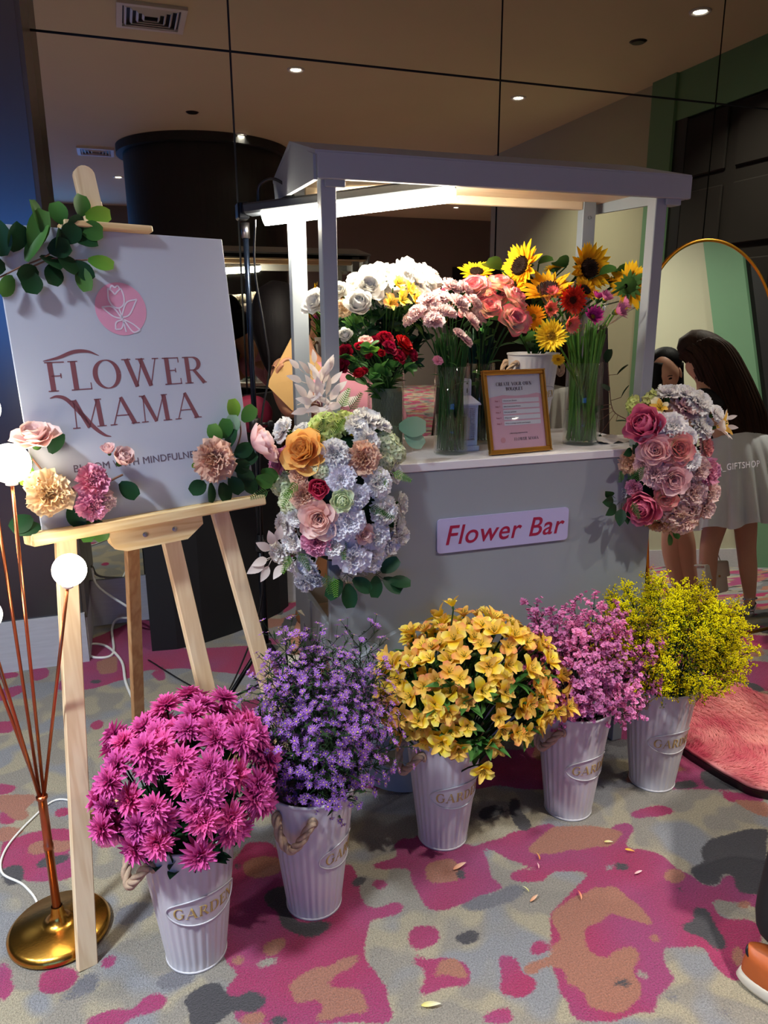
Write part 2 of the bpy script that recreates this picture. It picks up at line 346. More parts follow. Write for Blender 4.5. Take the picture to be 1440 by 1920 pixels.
# which part of the floor carries the digitised shapes (the rest repeats the same design with noise)
q = np.stack([gx-CC[0], gy-CC[1], np.zeros_like(gx)-CC[2]], -1); zf = q@CF; pxx = 720+FPX*(q@CR)/zf; pyy = 960-FPX*(q@CU)/zf
tr = ((pyy > 1480) | ((pxx < 500) & (pyy > 1165))) & (pxx > -20) & (pxx < 1460) & (pyy < 1935)
tr = tr.astype(float)
for _ in range(3):
    for ax in (0, 1): tr = (np.roll(tr, 1, ax)+np.roll(tr, -1, ax)+2*tr)/4
nx, ny = gx.shape
V = np.stack([gx.ravel(), gy.ravel(), np.zeros(gx.size)], 1)
I = np.arange(gx.size).reshape(nx, ny)
F = np.stack([I[:-1, :-1], I[1:, :-1], I[1:, 1:], I[:-1, 1:]], -1).reshape(-1, 4)
x0, x1, y0, y1 = GX[0], GX[-1], GY[0], GY[-1]; XL, XF = -7.0, 10.0
outer = [(XL, YB, x0, YW+.3), (x1, YB, XF, YW+.3), (x0, YB, x1, y0), (x0, y1, x1, YW+.3)]
n0 = len(V); VO = []; FO = []
for a, b, c, d in outer:
    k = n0+len(VO); VO += [(a, b, 0), (c, b, 0), (c, d, 0), (a, d, 0)]; FO.append((k, k+1, k+2, k+3))
me = bpy.data.meshes.new('floor'); me.from_pydata(np.vstack([V, VO]).tolist(), [], F.tolist()+FO)
for nm, f in (('magenta', fm), ('tan', ft), ('charcoal', fc), ('grey', fg), ('slate', fs), ('traced', tr)):
    a = me.attributes.new(nm, 'FLOAT', 'POINT'); a.data.foreach_set('value', np.concatenate([f.ravel(), np.zeros(len(VO))]))
k = N('carpet'); v = k.co('Object')
def thr(val, t, soft=0.03): 
    x = k.n('MapRange'); k.put(x.inputs[0], val); x.inputs[1].default_value = t-soft; x.inputs[2].default_value = t+soft; x.clamp = True; return x.outputs[0]
edge = k.math('MULTIPLY', k.math('SUBTRACT', k.noise(130, 3, 0.7, v), 0.5), 1.5)
T = k.attr('traced')
vs = k.mapv(v, (1, 1, 1))
def lay(name, scale, off, t):
    nz = k.noise(scale, 1.5, 0.45, k.mapv(v, (1, 1.15, 1), loc=off))
    nz = k.math('MULTIPLY_ADD', k.math('SUBTRACT', nz, t), 9.0, 0.5)
    f = k.math('ADD', k.math('MULTIPLY', k.attr(name), T), k.math('MULTIPLY', k.math('MINIMUM', k.math('MAXIMUM', nz, 0), 1), k.math('SUBTRACT', 1, T)))
    return thr(k.math('ADD', f, k.math('MULTIPLY', edge, 0.45)), 0.5, 0.08)
a_m = lay('magenta', 3.1, (3.3, 1.2, 0), 0.53); a_t = lay('tan', 4.2, (7, 4, 0), 0.60); a_c = lay('charcoal', 5.0, (1, 9, 2), 0.635); a_g = lay('grey', 5.5, (5, 5, 5), 0.66); a_s = lay('slate', 4.5, (2, 2, 7), 0.57)
b1 = k.noise(7.5, 1, 0.4, v); b2 = k.noise(6.0, 1, 0.4, k.mapv(v, loc=(4, 4, 4)))
base = k.mix(thr(b1, 0.52, 0.03), srgb((152, 144, 132)), srgb((176, 164, 138)))
base = k.mix(thr(b2, 0.56, 0.04), base, srgb((146, 146, 150)))
base = k.mix(a_s, base, srgb((116, 114, 120)))
mg = k.mix(thr(k.noise(4.0, 1, 0.4, k.mapv(v, loc=(8, 1, 0))), 0.5, 0.12), srgb((172, 34, 92)), srgb((162, 54, 112)))
c = k.mix(a_m, base, mg); c = k.mix(a_t, c, srgb((172, 112, 90))); c = k.mix(a_g, c, srgb((160, 152, 136))); c = k.mix(a_c, c, srgb((66, 62, 66)))
pile = k.noise(520, 2, 0.7, v); pile2 = k.noise(240, 2, 0.6, v)
hs = k.n('HueSaturation'); k.put(hs.inputs['Color'], c); k.put(hs.inputs['Value'], k.math('MULTIPLY_ADD', k.math('ADD', pile, pile2), 1.5, -0.52))
k.set(Base_Color=hs.outputs[0], Roughness=0.95); k.b.inputs['Specular IOR Level'].default_value = 0.1
k.b.inputs['Sheen Weight'].default_value = 0.15
k.bump(k.math('ADD', pile, k.math('MULTIPLY', pile2, 1.5)), 0.9, 0.006)
me.materials.append(k.m); fo = link('floor', me); tag(fo, 'wall to wall carpet in magenta, tan, charcoal and grey camouflage blotches', 'floor', kind='structure')

CEILM = plain('ceiling_paint', (214, 204, 172), 0.8, var=0.03, nscale=2)
WALLB = plain('beige_wall', (176, 176, 150), 0.7, var=0.04, nscale=3)
WALLG = plain('green_wall', (104, 146, 112), 0.7, var=0.04, nscale=3)
WALLD = plain('dark_wall', (112, 106, 104), 0.7, var=0.05, nscale=3)
DARKW = plain('dark_walnut', (17, 12, 9), 0.85, var=0.25, nscale=5)
NAVY = plain('dark_lacquer', (10, 14, 24), 0.24, var=0.1, nscale=3, Specular_IOR_Level=1.0, Coat_Weight=1.0, Coat_Roughness=.2)
k = N('base_laminate'); nz = k.noise(5, 3, 0.6, k.mapv(k.co(), (2, 8, 22))); k.set(Base_Color=k.mix(nz, srgb((168, 168, 172)), srgb((196, 196, 200))), Roughness=0.45); LAM = k.m
k = N('tinted_mirror'); k.set(Base_Color=(0.55, 0.535, 0.45, 1), Metallic=1.0, Roughness=0.012); TMIR = k.m
def bx(name, x0, x1, y0, y1, z0, z1, m, label=None, cat='wall', kind='structure', parent=None, bev=0.0):
    return solid(name, MB().box(((x0+x1)/2, (y0+y1)/2, (z0+z1)/2), (x1-x0, y1-y0, z1-z0), bev=bev), m, label, cat if label else None, None, kind if parent is None else None, parent)
bx('ceiling', XL, XF, YB, YW+.3, HC, HC+.1, CEILM, 'plain warm ceiling with recessed downlights', 'ceiling')
wb = bx('wall_back', XL, XF, YW+.012, YW+.3, 0, HC, plain('seam_black', (8, 8, 8), 0.6), 'wall of large tinted mirror panels behind the flower cart', 'wall')
for i in range(-1, 4):
    xa = -0.756+0.003+1.3285*i; xb = xa+1.3285-0.009
    xa = max(xa, -0.245) if i == 0 else xa
    if i == -1: continue
    if i == 3: xb = XR
    for za, zb in ((0.235, 2.596), (2.606, HC)):
        solid('mirror_panel', MB().box(((xa+xb)/2, YW+.004, (za+zb)/2), (xb-xa, 0.012, zb-za)), TMIR, parent=wb)
bx('baseboard_back', -0.25, XR, YW-.012, YW+.012, 0, 0.232, LAM, 'grey laminate base strip under the tinted mirror panels', 'baseboard')
bx('wall_left', -2.6, -0.252, 3.30, YW+.1, 0.2, HC, NAVY, 'dark glossy wall block left of the mirror panels', 'wall')
bx('trim_1', -0.252, -0.235, 3.305, YW, 0.2, HC, plain('bronze_trim', (84, 74, 64), 0.35, 0.4), 'brown metal edge of the dark wall block', 'trim')
bx('baseboard_left', -2.6, -0.245, 3.285, 3.32, 0, 0.225, LAM, 'pale grey baseboard under the dark glossy wall block', 'baseboard')
bx('baseboard_side', -0.262, -0.24, 3.32, YW, 0, 0.225, LAM, 'short grey return of the baseboard beside the mirror', 'baseboard')
bx('wall_side', XL-.1, XL, YB, YW+.3, 0, HC, WALLD, 'dark grey wall on the far left of the room', 'wall')
# right wall: beige, green reveal, dark doorway
bx('wall_right', XR, XR+.2, -2.3, 0.87, 0, HC, WALLB, 'beige wall seen reflected in the mirror panels', 'wall')
bx('trim_2', XR-.05, XR+.2, 0.87, 1.2, 0, HC, WALLG, 'muted green reveal beside the dark doorway', 'trim')
bx('trim_3', XR-.02, XR+.2, 1.2, 2.7, 3.2, HC, WALLG, 'muted green band above the dark doorway', 'trim')
bx('trim_4', XR-.02, XR+.2, 1.2, 1.36, 0, 3.2, plain('door_frame_black', (22, 22, 22), 0.5), 'black frame of the tall doorway', 'trim')
d1 = bx('door_1', XR, XR+.1, 1.36, YW, 0, 3.2, DARKW, 'tall dark panelled door reflected at the right', 'door')
for j in range(5):
    for i in range(3):
        solid('door_panel', MB().box((XR-.012, 1.62+i*0.62, 0.45+j*0.62), (0.03, 0.5, 0.5), bev=0.01), DARKW, parent=d1)
bx('wall_right_upper', XR, XR+.2, 2.7, YW, 3.2, HC, WALLD, 'dark wall above the doorway', 'wall')
bx('baseboard_right', XR-.02, XR, -2.3, 0.87, 0, 0.15, LAM, 'pale baseboard of the beige wall', 'baseboard')
bx('wall_inner', XR, XF, -2.5, -2.3, 0, HC, WALLB, 'beige return wall of the room', 'wall')
bx('wall_end', XF, XF+.1, YB, -2.3, 0, HC, WALLD, 'dark wall at the far right end of the lobby', 'wall')
bx('wall_far', XL, XF, YB-.1, YB, 0, HC, WALLD, 'dark grey far wall reflected behind the flower cart', 'wall')
bx('wall_far_recess', 7.2, 8.9, YB-.02, YB+.02, 0, 2.6, plain('recess_black', (18, 18, 20), 0.7), 'black doorway opening in the far wall', 'wall')

# round column behind the camera, reflected in the mirror
cm = MB().lathe([(1.02, 0), (1.02, HC-.1), (1.10, HC-.1), (1.10, HC)], 96, (1.26, -3.35, 0))
solid('column', cm, plain('column_black', (24, 26, 30), 0.55, var=0.05), 'broad round black column reflected in the mirror panels', 'column', smooth=False)
# LED wall at the far end
sc = solid('led_screen', MB().box((-3.0, YB+.06, 2.0), (6.4, .08, 2.3)), BLACK, 'large blue video screen on the far wall, seen only as a reflection', 'screen')
solid('screen_face', MB().box((-3.0, YB+.105, 2.0), (6.3, .01, 2.2)), emit('screen_glow', (0.05, 0.28, 1.0), SCREEN_E), parent=sc)

# ceiling fittings (most seen in the mirror; the near left one is added fill)
LENS = emit('downlight_lens', (1.0, 0.93, 0.80), SPOT_E)
first = None
for (x, y) in [(4.17, 2.38), (1.68, 0.21), (3.98, 0.05), (1.57, -2.32), (-1.6, 0.4), (-3.0, 1.0), (-3.2, -1.6), (0.2, -5.6), (3.2, -5.5), (6.5, -4.5), (6.5, -7), (-2.6, -5.2), (2.7, -7.4)]:
    if first is None:
        e = empty('downlight', (x, y, HC), 'small round recessed ceiling downlight', 'ceiling light', 'recessed downlights in the ceiling')
        r = MB().lathe([(0.045, -.002), (0.060, -.012), (0.075, -.010), (0.078, 0.0), (0.06, .001), (0.045, .001)], 32, (x, y, HC)).build('trim_ring', WHITE, e)
        l = MB().lathe([(0.0005, -.004), (0.045, -.004), (0.045, 0.0)], 24, (x, y, HC)).build('lens', LENS, e)
        first = (e, r, l)
    else:
        e = first[0].copy(); COL.objects.link(e); e.location = (x, y, HC)
        for o in first[1:]:
            pi = o.matrix_parent_inverse.copy(); c = o.copy(); COL.objects.link(c); c.parent = e; c.matrix_parent_inverse = pi
def spot(x, y, power, size=0.1, col=(1, 0.93, 0.82), spread=120):
    ld = bpy.data.lights.new('downlight_beam', 'AREA'); ld.shape = 'DISK'; ld.size = size; ld.energy = power*BEAM; ld.color = col; ld.spread = math.radians(spread)
    o = bpy.data.objects.new('downlight_beam', ld); COL.objects.link(o); o.location = (x, y, HC-.02)
spot(1.68, 0.21, 52, spread=80, col=(1, .96, .88)); spot(-1.6, 0.4, 215, size=.35, spread=110, col=(.80, .90, 1)); spot(-3.0, 1.0, 60, spread=120, col=(.80, .90, 1))  # wide cool left beam is added foreground fill, out of the mirror's view
for (x, y, p) in [(4.17, 2.38, 60), (3.98, 0.05, 90), (1.57, -2.32, 30), (-3.2, -1.6, 30), (0.2, -5.6, 80), (3.2, -5.5, 90), (5.4, -6.6, 200), (6.5, -4.5, 40), (-2.6, -5.2, 40), (2.7, -7.4, 20)]:  # strongest beam has no fitting; added to brighten the far wall
    if p: spot(x, y, p)
def diffuser(x, y, w, label):
    e = empty('air_diffuser', (x, y, HC), label, 'air vent', 'square air diffusers in the ceiling')
    f = MB()
    for s in (-1, 1):
        f.box((x+s*(w/2-.02), y, HC-.012), (.04, w, .024)); f.box((x, y+s*(w/2-.02), HC-.012), (w-.08, .04, .024))
    f.build('vent_frame', WHITE, e, False)
    b = MB(); b.box((x, y, HC-.002), (w-.08, w-.08, .004)); b.build('vent_backing', BLACK, e, False)
    s_ = MB()
    for i in range(4):
        h = (w/2-.06)*(1-i/4.3)
        for s in (-1, 1):
            s_.bar((x-h, y+s*h, HC-.016), (x+h, y+s*h, HC-.016), .004, .02, up=(0, s, 1)); s_.bar((x+s*h, y-h, HC-.016), (x+s*h, y+h, HC-.016), .004, .02, up=(s, 0, 1))
    s_.build('vent_blades', WHITE, e, False)
diffuser(0.42, 1.06, 0.48, 'square white ceiling air diffuser above the easel'); diffuser(-0.08, -3.78, 0.45, 'square white ceiling air diffuser far back')
for x, y, lab in ((4.13, 1.73, 'small dark ceiling speaker near the doorway'), (0.94, -1.5, 'small dark ceiling sensor above the column')):
    solid('ceiling_speaker', MB().lathe([(0.001, -.012), (0.05, -.012), (0.07, 0)], 24, (x, y, HC)), BLACKMET, lab, 'speaker')

# black curved panel standing against the mirror behind the easel
a = np.linspace(-1.0, 1.0, 25); P = []
cx, cy, R_ = 0.42, 3.40, 0.50
arc = [(0.02+0.0, 3.30), (0.13, 3.285), (0.25, 3.31), (0.40, 3.38), (0.55, 3.47), (0.66, 3.56), (0.72, 3.64), (0.69, 3.66), (0.64, 3.60), (0.53, 3.51), (0.38, 3.42), (0.23, 3.35), (0.12, 3.33), (0.02, 3.34)]
solid('curved_panel', MB().prism(arc, 0, 1.12), plain('black_fabric', (14, 15, 18), 0.7), 'low black curved panel standing on the carpet behind the easel', 'panel')
# ================================================================ LETTERS (thick-and-thin serif caps drawn as strokes)
def arcp(cx, cy, rx, ry, a0, a1, n=22, thin=.03, thick=.17):
    a = np.radians(np.linspace(a0, a1, n)); return [(cx+rx*math.cos(t), cy+ry*math.sin(t), thin+(thick-thin)*abs(math.cos(t))**1.3) for t in a]
TK, TN = .17, .035
def st(*p): return list(p)
def serif(x, y, w=.16): return [(x-w, y, TN), (x+w, y, TN)]
GL = {
 'F': (.62, [[(.16,0,TK),(.16,1,TK)], [(.0,.98,TN),(.62,.98,TN)], [(.16,.52,TN),(.46,.52,TN)], [(.46,.44,TN),(.46,.6,TN)], serif(.16,.015)]),
 'L': (.66, [[(.16,0,TK),(.16,1,TK)], [(.16,.02,TN),(.66,.02,TN)], [(.66,0,TN),(.66,.24,.02)], serif(.16,.985), [(.0,.015,TN),(.2,.015,TN)]]),
 'O': (.98, [arcp(.47,.5,.40,.49,0,360,40)]),
 'Q': (.98, [arcp(.47,.5,.40,.49,0,360,40), [(.5,.1,.05),(.8,-.18,.12)]]),
 'W': (1.30, [[(.10,1,TK),(.38,0,TK*.9)], [(.38,0,TN),(.66,1,TN)], [(.60,1,TK),(.88,0,TK*.9)], [(.88,0,TN),(1.16,1,TN)], serif(.10,.985), serif(.60,.985), serif(1.16,.985,.12)]),
 'E': (.66, [[(.16,0,TK),(.16,1,TK)], [(.0,.98,TN),(.6,.98,TN)], [(.16,.52,TN),(.46,.52,TN)], [(.46,.44,TN),(.46,.6,TN)], [(.0,.02,TN),(.64,.02,TN)], [(.62,0,TN),(.62,.22,.02)], [(.6,1,TN),(.6,.8,.02)]]),
 'R': (.84, [[(.16,0,TK),(.16,1,TK)], [(.0,.98,TN),(.38,.98,TN)], arcp(.36,.74,.26,.24,90,-90,16), [(.16,.5,TN),(.38,.5,TN)], [(.40,.5,.12),(.76,0,.15)], serif(.16,.015), serif(.76,.015,.1)]),
 'M': (1.16, [[(.10,0,TN),(.14,1,TN)], [(.14,1,TK),(.52,0,TK*.8)], [(.52,0,TN),(.90,1,TN)], [(.94,0,TK),(.90,1,TK)], serif(.10,.015,.12), serif(.94,.015), serif(.10,.985,.1), serif(.92,.985,.12)]),
 'A': (.98, [[(.08,0,TN),(.44,1,TN)], [(.44,1,TK*.8),(.82,0,TK)], [(.2,.34,TN),(.66,.34,TN)], serif(.08,.015,.12), serif(.84,.015,.15)]),
 'G': (.98, [arcp(.48,.5,.40,.49,50,310,32), [(.80,.12,.13),(.80,.46,.13)], serif(.78,.46,.16), [(.76,.9,TN),(.76,.7,.02)]]),
 'D': (.94, [[(.16,0,TK),(.16,1,TK)], arcp(.36,.5,.44,.48,90,-90,22), [(.0,.98,TN),(.38,.98,TN)], [(.0,.02,TN),(.38,.02,TN)]]),
 'N': (1.0, [[(.10,0,TN),(.10,1,TN)], [(.12,1,TK),(.80,0,TK)], [(.82,0,TN),(.82,1,TN)], serif(.10,.015,.12), serif(.82,.985,.14), serif(.10,.985,.1)]),
 'C': (.88, [arcp(.48,.5,.40,.49,48,312,32), [(.75,.92,TN),(.75,.68,.02)]]),
 'T': (.80, [[(.4,0,TK),(.4,1,TK)], [(.02,.98,TN),(.78,.98,TN)], serif(.4,.015), [(.03,1,TN),(.03,.78,.02)], [(.77,1,TN),(.77,.78,.02)]]),
 'Y': (.86, [[(.4,0,TK),(.4,.48,TK)], [(.08,1,TK*.9),(.4,.46,TK*.8)], [(.4,.46,TN),(.76,1,TN)], serif(.4,.015), serif(.08,.985,.13), serif(.76,.985,.12)]),
 'U': (.92, [[(.14,1,TK),(.14,.35,TK)], arcp(.46,.35,.32,.34,180,360,20), [(.78,.35,TN),(.78,1,TN)], serif(.14,.985), serif(.78,.985,.12)]),
 'B': (.76, [[(.16,0,TK),(.16,1,TK)], arcp(.36,.75,.24,.23,90,-90,16), arcp(.36,.27,.30,.25,90,-90,16), [(.0,.98,TN),(.38,.98,TN)], [(.0,.02,TN),(.38,.02,TN)], [(.16,.52,TN),(.38,.52,TN)]]),
 'S': (.66, [arcp(.34,.74,.26,.24,40,270,18,.04,.15), arcp(.34,.27,.28,.25,90,-140,18,.04,.15)]),
 'P': (.76, [[(.16,0,TK),(.16,1,TK)], [(.0,.98,TN),(.38,.98,TN)], arcp(.36,.72,.28,.26,90,-90,16), [(.16,.46,TN),(.38,.46,TN)], serif(.16,.015)]),
 'I': (.36, [[(.18,0,TK),(.18,1,TK)], serif(.18,.015), serif(.18,.985)]),
}
def strip2(mb, pts, th, fn, mi=0):
    P = np.array([(a, b) for a, b, *_ in pts], float); W = np.array([c[2] for c in pts], float)
    T = np.gradient(P, axis=0); T /= np.linalg.norm(T, axis=1)[:, None]+1e-9; Nn = np.c_[-T[:, 1], T[:, 0]]
    A, B = P+Nn*W[:, None]/2, P-Nn*W[:, None]/2; n = len(P)
    V = [fn(x, y, 0) for x, y in A]+[fn(x, y, 0) for x, y in B]+[fn(x, y, th) for x, y in A]+[fn(x, y, th) for x, y in B]
    F = []
    for i in range(n-1):
        F += [(2*n+i, 3*n+i, 3*n+i+1, 2*n+i+1), (i, 2*n+i, 2*n+i+1, i+1), (n+i+1, 3*n+i+1, 3*n+i, n+i)]
    F += [(0, n, 3*n, 2*n), (n-1, 3*n-1, 4*n-1, 2*n-1+n-n)] if False else [(0, n, 3*n, 2*n)]
    mb.add(np.array(V), F, mi=mi)
def resample(pts, k=5):
    if len(pts) > 4: return pts
    out = []
    for (a, b) in zip(pts[:-1], pts[1:]):
        for t in np.linspace(0, 1, k, endpoint=False): out.append(tuple(np.array(a)*(1-t)+np.array(b)*t))
    return out+[tuple(pts[-1])]
def words(mb, text, x, y, h, th, fn, space=.10, bold=1.0, sx=1.0, centre=True, mi=0):
    tot = sum((GL[c][0] if c in GL else .4)*sx+space for c in text)*h-space*h; cx = x-tot/2 if centre else x
    for c in text:
        if c in GL:
            for s in GL[c][1]:
                strip2(mb, [(cx+p[0]*h*sx, y+p[1]*h, max(p[2], .03)*h*bold) for p in resample(s)], th, fn, mi)
            cx += (GL[c][0]*sx+space)*h
        else: cx += (.4*sx+space)*h
def font_mesh(name, text, size, mat, parent, M, shear=0.0, spacing=1.0, ext=0.0004, align='CENTER', offset=0.0):
    cu = bpy.data.curves.new(name, 'FONT'); cu.body = text; cu.size = size; cu.shear = shear; cu.align_x = align; cu.extrude = ext; cu.space_character = spacing; cu.offset = offset
    tmp = bpy.data.objects.new(name+'_tmp', cu); COL.objects.link(tmp)
    bpy.context.view_layer.update()
    me = bpy.data.meshes.new_from_object(tmp.evaluated_get(bpy.context.evaluated_depsgraph_get()))
    bpy.data.objects.remove(tmp); me.materials.clear(); me.materials.append(mat); me.name = name
    return link(name, me, parent, M)

# ================================================================ FLOWER CART
CART_DIM = plain('cart_white_dimmed', (140, 146, 152), .5, var=.03, nscale=9, bump=.05)  # white cart paint darkened to stand for its dim front; countertop stays white
X0, X1, YF, YBK, ZT = 0.505, 1.595, 1.95, 2.40, 1.055
cart = empty('flower_cart', (1.05, 2.17, 0), 'white wooden flower cart with a pitched roof and a counter carrying vases', 'cart')
def part(name, mb, m, smooth=False, parent=None): return mb.build(name, m, parent or cart, smooth)
part('front_panel', MB().box(((X0+X1)/2, YF+.01, (0.15+1.03)/2), (X1-X0, .02, 1.03-.15), bev=.002), CART_DIM)
part('side_board', MB().box((X0+.008, (YF+.02+2.42)/2, .528), (.016, 2.42-YF-.02, .125), bev=.002).box((X0-.003, 2.19, .528), (.006, .028, .125)), CART_DIM)
part('side_board', MB().box((X1-.008, (YF+.02+2.42)/2, .528), (.016, 2.42-YF-.02, .125), bev=.002), CART_DIM)
part('shelf', MB().box(((X0+X1)/2, 2.195, .49), (X1-X0-.03, .44, .014)), PLANKS)
part('countertop', MB().box(((X0+X1)/2, (YF-.004+2.42)/2, ZT-.0125), (X1-X0+.02, 2.42-YF+.004, .025), bev=.002), WHITE)
for x in (X0+.03, X1-.03): part('leg', MB().box((x, 2.37, .515), (.045, .05, 1.03), bev=.002), CART_DIM)
for x in (X0+.04, X1-.045): part('leg', MB().box((x, YF+.045, .515), (.04, .045, 1.03), bev=.002), CART_DIM)
for x in (X0+.024, 1.538): part('roof_post', MB().box((x, YF+.02, (ZT+1.80)/2), (.040, .04, 1.80-ZT), bev=.002), CART_DIM)
for x in (0.535, 1.548): part('roof_post', MB().box((x, 2.35, (ZT+1.862)/2), (.05, .035, 1.862-ZT), bev=.002), CART_DIM)
for x_ in (1.575, .545): part('post_bracket', MB().box((x_, YF+.015, 1.785), (.053, .045, .022), bev=.002), CART_DIM)
part('fascia', MB().box(((.497+1.625)/2, YF-.01, 1.822), (1.625-.497, .018, .062), bev=.002), CART_DIM)
def roofplane(ya, za, yb, zb, xa=.490, xb=1.618, t=.012): return MB().bar(((xa+xb)/2, ya, za), ((xa+xb)/2, yb, zb), xb-xa, t, up=(0, -(zb-za), (yb-ya)) if False else (0, 0, 1))
def slab(pts, t):                                             # quad with thickness downwards
    P = np.array(pts, float); V = np.vstack([P, P-np.array([0, 0, t])]); F = [(0, 1, 2, 3), (7, 6, 5, 4)]+[(i, i+4, (i+1) % 4+4, (i+1) % 4) for i in range(4)]
    return MB().add(V, F)
part('roof_board', slab([(.492, YF-.018, 1.856), (1.622, YF-.018, 1.856), (1.610, 2.20, 1.928), (.488, 2.20, 1.928)], .010), CART_DIM)
part('roof_board', slab([(.488, 2.20, 1.928), (1.610, 2.20, 1.928), (1.622, 2.47, 1.872), (.492, 2.47, 1.872)], .010), CART_DIM)
part('ceiling_board', MB().box(((.5+1.61)/2, 2.0+.19, 1.838), (1.10, .46, .008)), PLANKS)
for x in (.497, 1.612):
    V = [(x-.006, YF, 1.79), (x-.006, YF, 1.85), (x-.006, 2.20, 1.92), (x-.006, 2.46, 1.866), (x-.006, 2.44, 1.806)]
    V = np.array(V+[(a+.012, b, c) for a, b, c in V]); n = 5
    part('gable_board', MB().add(V, [(0, 1, 2, 3, 4), (9, 8, 7, 6, 5)]+[(i, i+5, (i+1) % 5+5, (i+1) % 5) for i in range(5)]), CART_DIM)
part('rear_beam', MB().box(((.535+1.548)/2, 2.345, 1.826), (.96, .022, .034), bev=.002), PLANKS)
part('bolt', MB().lathe([(.0005, -.004), (.006, -.004), (.006, 0)], 12, M=frame((0, -1, 0), 0, (1.548, 2.331, 1.785))), BLACK)
# spoked wheel on the front panel (its lower left shows)
wh = MB(); R0, R1, wx, wz = .285, .215, .795, .285
n = 72; a = np.arange(n)/n*2*PI
V = []; 
for y in (YF-.022, YF-.002):
    for r in (R0, R1): V += [(wx+r*math.cos(t), y, wz+r*math.sin(t)) for t in a]
F = []
for j in range(n):
    k_ = (j+1) % n; F += [(j, n+j, n+k_, k_), (2*n+j, 2*n+k_, 3*n+k_, 3*n+j), (j, k_, 2*n+k_, 2*n+j), (n+j, 3*n+j, 3*n+k_, n+k_)]
wh.add(V, F)
for s in range(8):
    t = (s+.5)*PI/4; wh.bar((wx+.05*math.cos(t), YF-.012, wz+.05*math.sin(t)), (wx+.22*math.cos(t), YF-.012, wz+.22*math.sin(t)), .05, .016, up=(0, 1, 0))
wh.lathe([(.0005, .014), (.055, .014), (.06, .008), (.06, 0)], 32, M=frame((0, -1, 0), 0, (wx, YF-.004, wz)))
part('wheel', wh, CART_DIM)
# acrylic sign on the front
sg = MB(); pl = []
for cx_, cz_, a0 in ((1.268, .873, 0), (.846, .873, 90), (.846, .790, 180), (1.268, .790, 270)):
    pl += [(cx_+.011*math.cos(math.radians(a0+t)), cz_+.011*math.sin(math.radians(a0+t))) for t in (0, 30, 60, 90)]
Msg = Matrix(((1, 0, 0, 0), (0, 0, -1, YF), (0, 1, 0, 0), (0, 0, 0, 1)))
sign = tag(sg.prism(pl, .001, .006, M=Msg).build('cart_sign', plain('pale_lilac_acrylic', (176, 170, 208), 0.25, var=0.01), None, False), 'pale lilac plate lettered Flower Bar fixed on the cart front', 'sign')
MAROON = plain('crimson_letters', (150, 24, 62), 0.35, var=0.02)
font_mesh('lettering', 'Flower Bar', .084, MAROON, sign, Matrix.Translation((1.057, YF-.0065, .804)) @ Matrix.Rotation(PI/2, 4, 'X'), shear=.22, spacing=1.06, ext=.0004, offset=.0006)

# papers on the cart shelf
for i, (x, y, z, rz, dx, dy, lab) in enumerate([(0.66, 2.20, .4985, .25, .26, .34, 'cream paper sheets lying on the cart shelf'), (0.60, 2.34, .52, 0.1, .14, .03, 'flat cream card standing at the rear of the cart shelf')]):
    c, s = math.cos(rz), math.sin(rz); R = np.array([[c, -s, 0], [s, c, 0], [0, 0, 1]])
    solid('paper_stack', MB().box((x, y, z+(.0 if i == 0 else .03)), (dx, dy, .003 if i == 0 else .062), R=R), plain('cream_paper', (226, 214, 190), 0.8), lab, 'paper')

# ================================================================ LED TUBE ON A TRIPOD
tri = empty('lamp_tripod', (0.40, 2.47, 0), 'black telescopic tripod holding the bright tube lamp over the cart', 'tripod')
tx, ty = 0.40, 2.47
MB().tube([(tx, ty, .18), (tx, ty, .74)], .013, 16).tube([(tx, ty, .70), (tx, ty, 1.15)], .0115, 16).build('lower_pole', BLACKMET, tri)
MB().tube([(tx, ty, 1.1), (tx, ty, 1.74)], .009, 16).build('upper_pole', plain('blue_black_tube', (34, 44, 62), .25, .8), tri)
for z in (.70, 1.12):
    MB().lathe([(.012, -.02), (.019, -.018), (.019, .018), (.012, .02)], 20, (tx, ty, z)).tube([(tx, ty, z), (tx+.045, ty-.01, z)], .005, 10).sph((tx+.05, ty-.012, z), (.012, .006, .012)).build('clamp', BLACK, tri)
MB().lathe([(.009, 1.70), (.013, 1.70), (.013, 1.745), (.009, 1.745)], 16, (tx, ty, 0)).build('collar', STEEL, tri)
MB().lathe([(.012, .30), (.022, .30), (.022, .34), (.012, .34)], 16, (tx, ty, 0)).build('hub', BLACK, tri)
for i, a0 in enumerate((200, 320, 80)):
    a_ = math.radians(a0); f = (tx+.30*math.cos(a_), ty+.30*math.sin(a_), .012)
    l = MB().tube([(tx+.02*math.cos(a_), ty+.02*math.sin(a_), .33), f], .008, 10).build('leg', BLACKMET, tri)
    MB().sph(f, (.014, .014, .012)).build('foot_cap', BLACK, l)
    MB().tube([(tx, ty, .19), ((tx+f[0])/2, (ty+f[1])/2, .17)], .004, 8).build('brace', BLACKMET, tri)
lp = np.array([.410, 2.375, 1.760]); rp = np.array([.935, 2.08, 1.812]); 
tube = empty('tube_lamp', tuple((lp+rp)/2), 'glowing white LED tube lamp slung under the cart roof', 'lamp')
ax = (rp-lp)/np.linalg.norm(rp-lp); up_ = np.array([0, 0, 1.])-ax*ax[2]; up_ /= np.linalg.norm(up_); sd = np.cross(ax, up_)
MB().bar(lp-ax*.02+up_*.012, rp+up_*.012, .074, .030, up=up_, bev=.006).build('housing', plain('grey_housing', (52, 56, 62), .4, .2), tube, False)
h = MB(); P_ = []; m_ = 15
prof = [(.034*math.cos(t), -.002-.036*math.sin(t)) for t in np.linspace(0, PI, m_)]
e0, e1 = lp+ax*.035, rp-ax*.002
V = [e+sd*u_+up_*v_ for e in (e0, e1) for u_, v_ in prof]
